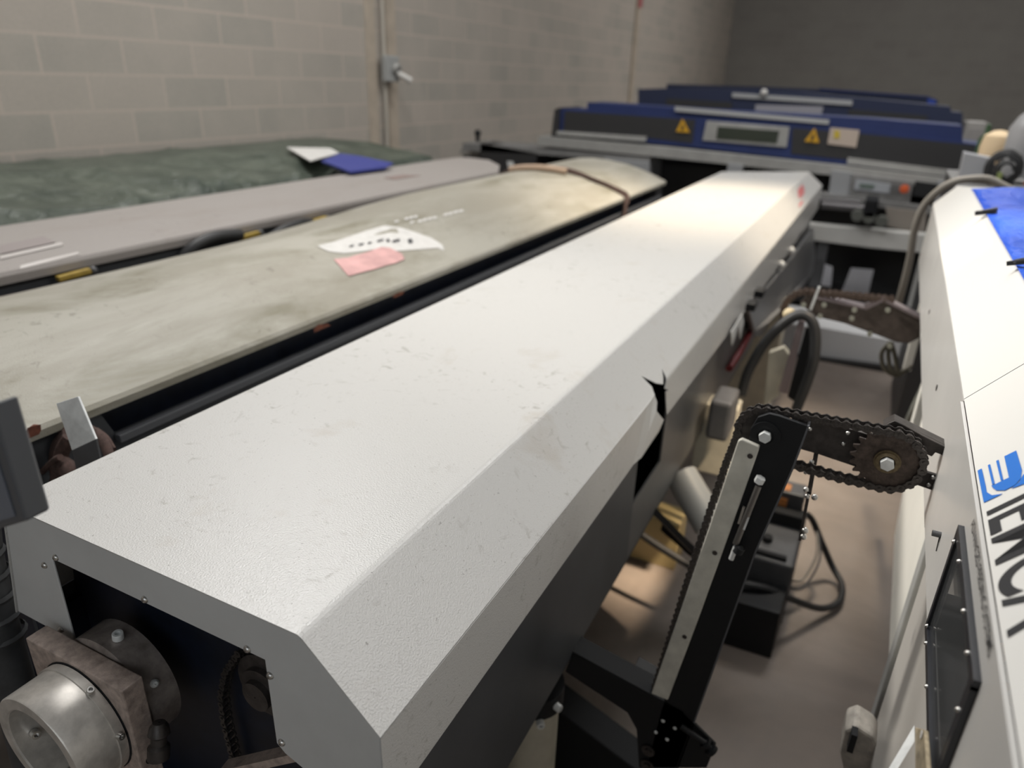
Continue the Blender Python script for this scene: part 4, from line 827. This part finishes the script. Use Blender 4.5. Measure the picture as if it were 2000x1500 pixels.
for (u, v, w) in ((-0.0844, 5.9, 0.9947), (-0.0037, 5.9, 0.9883), (0.0824, 5.9, 0.9678)):
    MB().lathe((u, 5.9, w), (0, -1, 0), [(0, .001), (0, .045), (.05, .04), (.05, .001)], 16).build('wheel', plain('dark_greenish', (.10, .105, .095), .5) if 'dark_greenish' not in MATS else MATS['dark_greenish'], g2)
face('bay_panel', [(0.0904, 6.05, 1.0477), (0.3623, 6.05, 1.0381), (0.3826, 6.05, 0.8917), (0.2436, 6.05, 0.8946), (0.1298, 6.05, 0.9122)], plain('dusty_beige', (.24, .215, .19), .6), g2, .03)
face('beam', [(-0.4227, 5.9, 0.8939), (0.4858, 5.9, 0.903), (0.5161, 5.9, 0.7746), (0.049, 5.9, 0.768), (-0.4012, 5.9, 0.7751)], plain('beam_grey', (.50, .50, .485), .45), g2, .12, .004)
face('post', [(-0.3121, 5.92, 0.7823), (-0.2392, 5.92, 0.7832), (-0.2373, 5.92, 0.4228), (-0.3254, 5.92, 0.4095)], motor_m, g2, .08)
face('post', [(0.3824, 5.92, 0.7909), (0.4543, 5.92, 0.7925), (0.4613, 5.92, 0.3709), (0.3856, 5.92, 0.3585)], lightgrey, g2, .08)
face('rear_wall', [(-0.6776, 7.2, 0.6989), (0.8256, 7.2, 0.6867), (0.8909, 7.2, 0.1052), (0.5263, 7.2, -0.453), (-0.7667, 7.2, -0.4899)], blackm, g2, .02)
MB().box(-1.9, 1.2, 5.95, 7.1, .28, .32).build('tray', blackm, g2)
for q in ([(-0.2693, 6.4, 0.5028), (-0.1939, 6.4, 0.4828), (-0.1659, 6.4, 0.2541), (-0.2642, 6.4, 0.2612)], [(-0.054, 6.3, 0.5145), (0.1109, 6.3, 0.5206), (0.1141, 6.3, 0.2141), (-0.0973, 6.3, 0.2236)]):
    face('pale_sheet', q, plain('pale_bluish', (.75, .76, .82), .5) if 'pale_bluish' not in MATS else MATS['pale_bluish'], g2, .02)
face('base_cabinet', [(-0.6027, 5.45, 0.2187), (-0.1351, 5.45, 0.2407), (0.2737, 5.45, 0.2296), (0.5016, 5.45, 0.2191), (0.5129, 5.45, 0.0289), (-0.1531, 5.45, -0.0037), (-0.6006, 5.45, -0.0339)], plain('white_cabinet', (.86, .87, .89), .4), g2, .6, .004)
face('base_skid', [(-0.6334, 5.4, -0.0157), (-0.1531, 5.4, 0.0211), (0.5217, 5.4, 0.0562), (0.5328, 5.4, -0.0348), (-0.14, 5.4, -0.0495), (-0.6307, 5.4, -0.0826)], charcoal, g2, .6)
for x in (-3.2, -2.0, -.9): MB().box(x-.08, x+.08, 6.25, 6.5, 0, 1.2).build('leg', midgrey, g2)
MB().box(-3.4, 0.6, 6.75, 6.95, .3, 1.2).build('inner_body', charcoal, g2)
mt = thing('post_fitting', 'small black knob standing on a pale block at the left end of the grey frame', 'machine part', (-3.5784, 6.4, 1.2771))
MB().cyl((-3.5782, 6.4, 1.2628), (-3.5791, 6.4, 1.3387), .022, 12).build('stem', black, mt)
MB().ball((-3.5792, 6.4, 1.3481), .034).build('knob', black, mt)
face('pale_block', [(-3.7113, 6.35, 1.2576), (-3.5107, 6.35, 1.2792), (-3.5317, 6.35, 1.1401), (-3.758, 6.35, 1.1391)], plain('pale_block', (.30, .29, .27), .6), mt, .1)
face('dark_block', [(-3.4386, 6.2, 1.2736), (-2.8371, 6.2, 1.2214), (-2.8809, 6.2, 1.0366), (-3.4241, 6.2, 1.0172)], charcoal, g2, .3)
face('silver_tab', [(-3.0493, 6.0, 1.1545), (-2.992, 6.0, 1.1542), (-2.9843, 6.0, 1.0787), (-3.026, 6.0, 1.0755)], zinc, g2, .02)

g3 = thing('knitting_machine', 'second blue machine row with a pale blank panel in its middle, behind the nearest row', 'machine', (-.6, 8.0, 0))
face('front_box', [(-2.4746, 7.9, 1.781), (-2.0154, 7.9, 1.8052), (-0.8604, 7.9, 1.8042), (0.2969, 7.9, 1.7349), (0.4452, 7.9, 1.7279), (0.4633, 7.9, 1.6856), (0.5529, 7.9, 1.681), (0.5945, 7.9, 1.5097), (-2.4497, 7.9, 1.5378)], blue_dark, g3, .5)
for q in ([(-2.1519, 7.89, 1.702), (-1.4754, 7.89, 1.6882), (-1.4742, 7.89, 1.6109), (-2.1535, 7.89, 1.6219)], [(-0.3846, 7.89, 1.6715), (0.2848, 7.89, 1.6431), (0.2864, 7.89, 1.5641), (-0.3809, 7.89, 1.5851)]):
    face('black_panel', q, charcoal, g3)
face('pale_panel', [(-1.2416, 7.88, 1.6784), (-0.6135, 7.88, 1.685), (-0.6194, 7.88, 1.5694), (-1.2398, 7.88, 1.5733)], plain('pale_violet_grey', (.30, .30, .34), .5), g3)
face('light_rail', [(-1.487, 7.88, 1.7788), (-0.3684, 7.88, 1.749), (-0.3638, 7.88, 1.7042), (-1.4806, 7.88, 1.736)], MATS['pale_metal_rail'], g3, .02)
MB().ball((-1.1779, 7.86, 1.7891), .035).build('paper_ball', paper, g3)
face('blue_edge', [(-0.5338, 7.87, 1.56), (0.5881, 7.87, 1.5282), (0.5944, 7.87, 1.5024), (-0.5286, 7.87, 1.5325)], blue_paint, g3)
MB().box(-2.2, .9, 7.95, 8.35, 0, 1.45).build('lower_body', charcoal, g3)
g4 = thing('knitting_machine', 'farthest dark blue machine row with a bright blue end, against the dark back wall', 'machine', (-.6, 9.5, 0))
face('front_box', [(-2.583, 9.4, 1.8379), (-1.489, 9.4, 1.8415), (-0.5927, 9.4, 1.8311), (0.3102, 9.4, 1.7936), (0.4005, 9.4, 1.761), (0.4255, 9.4, 1.6127), (-2.5582, 9.4, 1.6263)], blue_dark, g4, .5)
face('blue_end', [(0.2988, 9.39, 1.7779), (0.3797, 9.39, 1.7655), (0.3855, 9.39, 1.7196), (0.3057, 9.39, 1.7267)], plain('bright_blue', (.03, .07, .38), .4), g4)
face('top_edge', [(-0.81, 9.38, 1.8457), (0.3084, 9.38, 1.7987), (0.313, 9.38, 1.7785), (-0.805, 9.38, 1.8189)], blue_paint, g4)
MB().box(-2.4, .9, 9.45, 9.85, 0, 1.55).build('lower_body', charcoal, g4)

# ------------------------------------------------------------------ cabinet with odds and ends behind the right machine
m6 = thing('machine_cabinet', 'dark low cabinet behind the blue tarpaulin carrying the white box', 'cabinet', (.9, 4.6, 0))
MB().box(.36, 1.9, 4.3, 5.2, 0, 1.40).build('body', charcoal, m6, .01)
MB().box(.355, 1.92, 4.28, 5.22, 1.40, 1.415).build('top', midgrey, m6)
eb = thing('electrical_box', 'plain white square box standing behind the tip of the right machine', 'box', (0.4585, 4.5, 1.4492))
MB().extr([(0.3706, 4.5, 1.5627), (0.5122, 4.5, 1.5421), (0.5322, 4.5, 1.4372), (0.3763, 4.5, 1.4243)], (0, .12, 0)).build('body', plain('bluish_white', (.42, .43, .46), .4), eb, .004)
MB().ball((0.4927, 4.495, 1.5286), .008, 8).build('screw', motor_m, eb)
tag(MB().lathe(((0.5462, 4.9, 1.5412)[0], 4.9, 1.415), (0, 0, 1), [(0, .001), (0, .06), (.03, .075), (.16, .08), (.22, .07), (.245, .03), (.25, .001)], 24).build('fabric_bag', plain('pale_sack_sunlit', (.80, .62, .40), .7)), 'small pale sack with warm sunlight in its colour behind the white box', 'bag')  # warm sunlight is painted into the base colour of the sack
jg = thing('plastic_jug', 'tall translucent white plastic jug at the right edge of the photo', 'jug', (0.6519, 4.7, 1.4453))
j0 = (0.6587, 4.7, 1.4459)
MB().lathe(j0, (0, 0, 1), [(0, .001), (0, .095), (.02, .10), (.24, .10), (.30, .07), (.34, .028), (.40, .026), (.40, .001)], 28).build('body', plain('milky_plastic', (.36, .36, .37), .35), jg)
MB().cyl((j0[0], j0[1], j0[2]+.40), (j0[0], j0[1], j0[2]+.43), .03, 18).build('cap', midgrey, jg)
cbn = thing('cable_bundle', 'tangle of black cables with a red and a green plug beside the white box', 'cable', (0.574, 4.4, 1.4434))
bx, bz = (0.5613, 4.4, 1.4672)[0], (0.5613, 4.4, 1.4672)[2]
for k in range(8):
    r1 = .035+.008*k
    pts = [(bx+r1*math.cos(t*.8+k)*.9, 4.40+.012*k, bz+.03+r1*math.sin(t*.8+k)*1.0) for t in range(7)]
    MB().tube(pts, .008, 6, 4).build('cable_loop', rubber, cbn)
MB().cyl((bx+.10, 4.38, bz-.03), (bx+.115, 4.37, bz+.01), .018, 12).build('red_plug', plain('dull_red', (.30, .06, .04), .5), cbn)
MB().box(bx-.035, bx-.015, 4.37, 4.39, bz-.02, bz+.02).build('green_plug', plain('lime_plug', (.28, .34, .12), .5), cbn)
gb = thing('bottle', 'dull green bottle standing behind the pale sack', 'bottle', (.50, 5.05, 1.415))
MB().lathe((.50, 5.05, 1.415), (0, 0, 1), [(0, .001), (0, .035), (.19, .035), (.22, .015), (.27, .013), (.275, .001)], 20).build('body', plain('dull_green', (.035, .08, .035), .4), gb)
gc = thing('cabinet', 'pale grey cabinet top showing behind the right end of the blue machine rows', 'cabinet', ((0.668, 7.6, 1.5697)[0], 7.6, 0))
x0_, x1_, zt_ = (0.5746, 7.5, 1.6101)[0], (0.7303, 7.5, 1.6179)[0], (0.636, 7.5, 1.6213)[2]
MB().box(x0_, x1_, 7.5, 7.8, 0, zt_).build('body', plain('greyish_cabinet', (.30, .29, .28), .5), gc, .01)
MB().box(x0_+.03, x1_-.03, 7.49, 7.502, zt_-.30, zt_-.05).build('door', plain('greyish_door', (.26, .25, .245), .5), gc, .004)

gh = thing('conduit_hose', 'grey flexible conduit arching up from the aisle over the tip of the right machine', 'hose', (0.1868, 3.45, 0.9979))
MB().tube([(0.1797, 3.6, 0.8349), (0.1868, 3.45, 0.9979), (0.1855, 3.4, 1.1896), (0.1749, 3.38, 1.3207), (0.1841, 3.36, 1.4178), (0.2171, 3.34, 1.4836), (0.2568, 3.33, 1.5235), (0.309, 3.34, 1.5403), (0.377, 3.35, 1.545), (0.4423, 3.35, 1.52), (0.5258, 3.35, 1.4856)], .0145, 12).build('tube', rubber_grey, gh)

# ------------------------------------------------------------------ on the floor of the aisle
mo = thing('electric_motor', 'dark grey motor unit with an orange sticker on the aisle floor', 'motor', (-.1, 2.4, 0))
MB().extr([(-.235, 2.13, 0), (.000, 2.14, 0), (.005, 2.30, 0), (-.235, 2.28, 0)], (0, 0, .20)).build('lower_box', black, mo, .004)
MB().extr([(-.24, 2.30, .02), (.012, 2.30, .02), (.012, 2.56, .02), (-.24, 2.56, .02)], (0, 0, .27)).build('body', motor_m, mo, .012)
MB().box(-.245, .015, 2.555, 2.62, .02, .34).build('end_flange', blackm, mo, .004)
MB().box(-.20, -.005, 2.62, 2.72, .12, .40).build('terminal_box', motor_m, mo, .008)
MB().box(-.115, -.065, 2.612, 2.622, .32, .372).build('orange_sticker', orange_m, mo)
MB().box(-.115, -.062, 2.63, 2.68, .400, .404).build('orange_sticker', orange_m, mo)
MB().cyl((-.10, 2.42, .29), (-.10, 2.42, .31), .018, 14).build('plug_hole', blackm, mo)
for x in (-.17, -.14): MB().cyl((x, 2.41, .29), (x, 2.41, .30), .008, 10).build('bolt', zinc, mo)
MB().box(-.22, -.02, 2.315, 2.335, .292, .305).build('seam_bar', blackm, mo)
cb = thing('power_cable', 'black cable curling from the motor unit across the aisle floor', 'cable', (.1, 2.7, 0))
MB().tube([(-.02, 2.66, .30), (.03, 2.70, .27), (.09, 2.72, .16), (.15, 2.72, .06), (.195, 2.66, .03), (.19, 2.54, .03), (.13, 2.44, .05), (.03, 2.32, .14), (-.06, 2.24, .21), (-.18, 2.20, .225)], .013, 10).build('lead', rubber, cb)
MB().tube([(.06, 2.71, .22), (.08, 2.62, .16), (.05, 2.52, .10), (.015, 2.46, .12)], .005, 8).build('thin_lead', rubber_grey, cb)
MB().tube([(.07, 2.71, .21), (.095, 2.62, .14), (.06, 2.5, .08), (.015, 2.44, .10)], .004, 8).build('thin_lead', motor_m, cb)
hl = MB(); hl.tube([(-.86, 2.0, .30), (-.78, 1.95, .42), (-.66, 1.93, .40), (-.60, 1.95, .25), (-.64, 2.0, .10), (-.76, 2.02, .04), (-.86, 2.0, .12)], .018, 10)
hl.tube([(-.90, 2.35, .33), (-.70, 2.28, .34), (-.50, 2.20, .30), (-.30, 2.16, .26)], .014, 8)
tag(hl.build('air_hose', rubber), 'black hose coil hanging in the dark under the foreground machine', 'hose')
fp = thing('floor_beam', 'black steel beam low on the floor under the foreground machine', 'beam', (-.4, 1.5, 0))
MB().extr([(-.75, 1.42, 0), (-.08, 1.22, 0), (-.08, 1.30, 0), (-.75, 1.52, 0)], (0, 0, .28)).build('beam', blackm, fp, .004)
MB().box(.02, .10, 1.18, 1.30, 0, .03).build('foot', black, fp)

# ------------------------------------------------------------------ left edge of the frame
mn = thing('control_monitor', 'dark-framed control screen cut off by the left edge above the white cover', 'screen', (-0.675, 0.3, 1.4862))
q = [V((-0.5863, 0.27, 1.6035)), V((-0.5833, 0.27, 1.4953)), V((-0.7571, 0.27, 1.4081)), V((-0.7606, 0.27, 1.5314))]
MB().extr(q, (0, .022, 0)).build('frame', plain('screen_bezel', (.09, .095, .105), .35), mn, .003, 3)
cq = sum(q, V((0, 0, 0)))/4
MB().extr([cq+(p-cq)*.86+V((0, -.0012, 0)) for p in q], (0, .001, 0)).build('screen', plain('screen_glass', (.15, .17, .21), .25), mn)
dh = MB(); dh.tube([(-1.13, .46, 1.32), (-1.105, .45, 1.24), (-1.085, .43, 1.17), (-1.075, .42, 1.08), (-1.07, .415, 1.0), (-1.062, .41, .90), (-1.05, .40, .80)], .030, 16)
for k in range(5):
    z = 1.17-.035*k; dh.lathe((-1.084+.003*k, .43-.002*k, z), (0, 0, 1), [(0, .031), (.006, .034), (.012, .031)], 16)
tag(dh.build('ribbed_hose', plain('dusty_black_hose', (.045, .047, .05), .55, var=.35, vscale=25)), 'thick dusty black ribbed hose beside the left corner of the white cover', 'hose')
tag(MB().tube([(-1.30, .45, .93), (-1.16, .42, .925), (-1.05, .42, .93)], .012, 8).build('thin_hose', rubber), 'thin black hose crossing behind the ribbed hose at the left edge', 'hose')
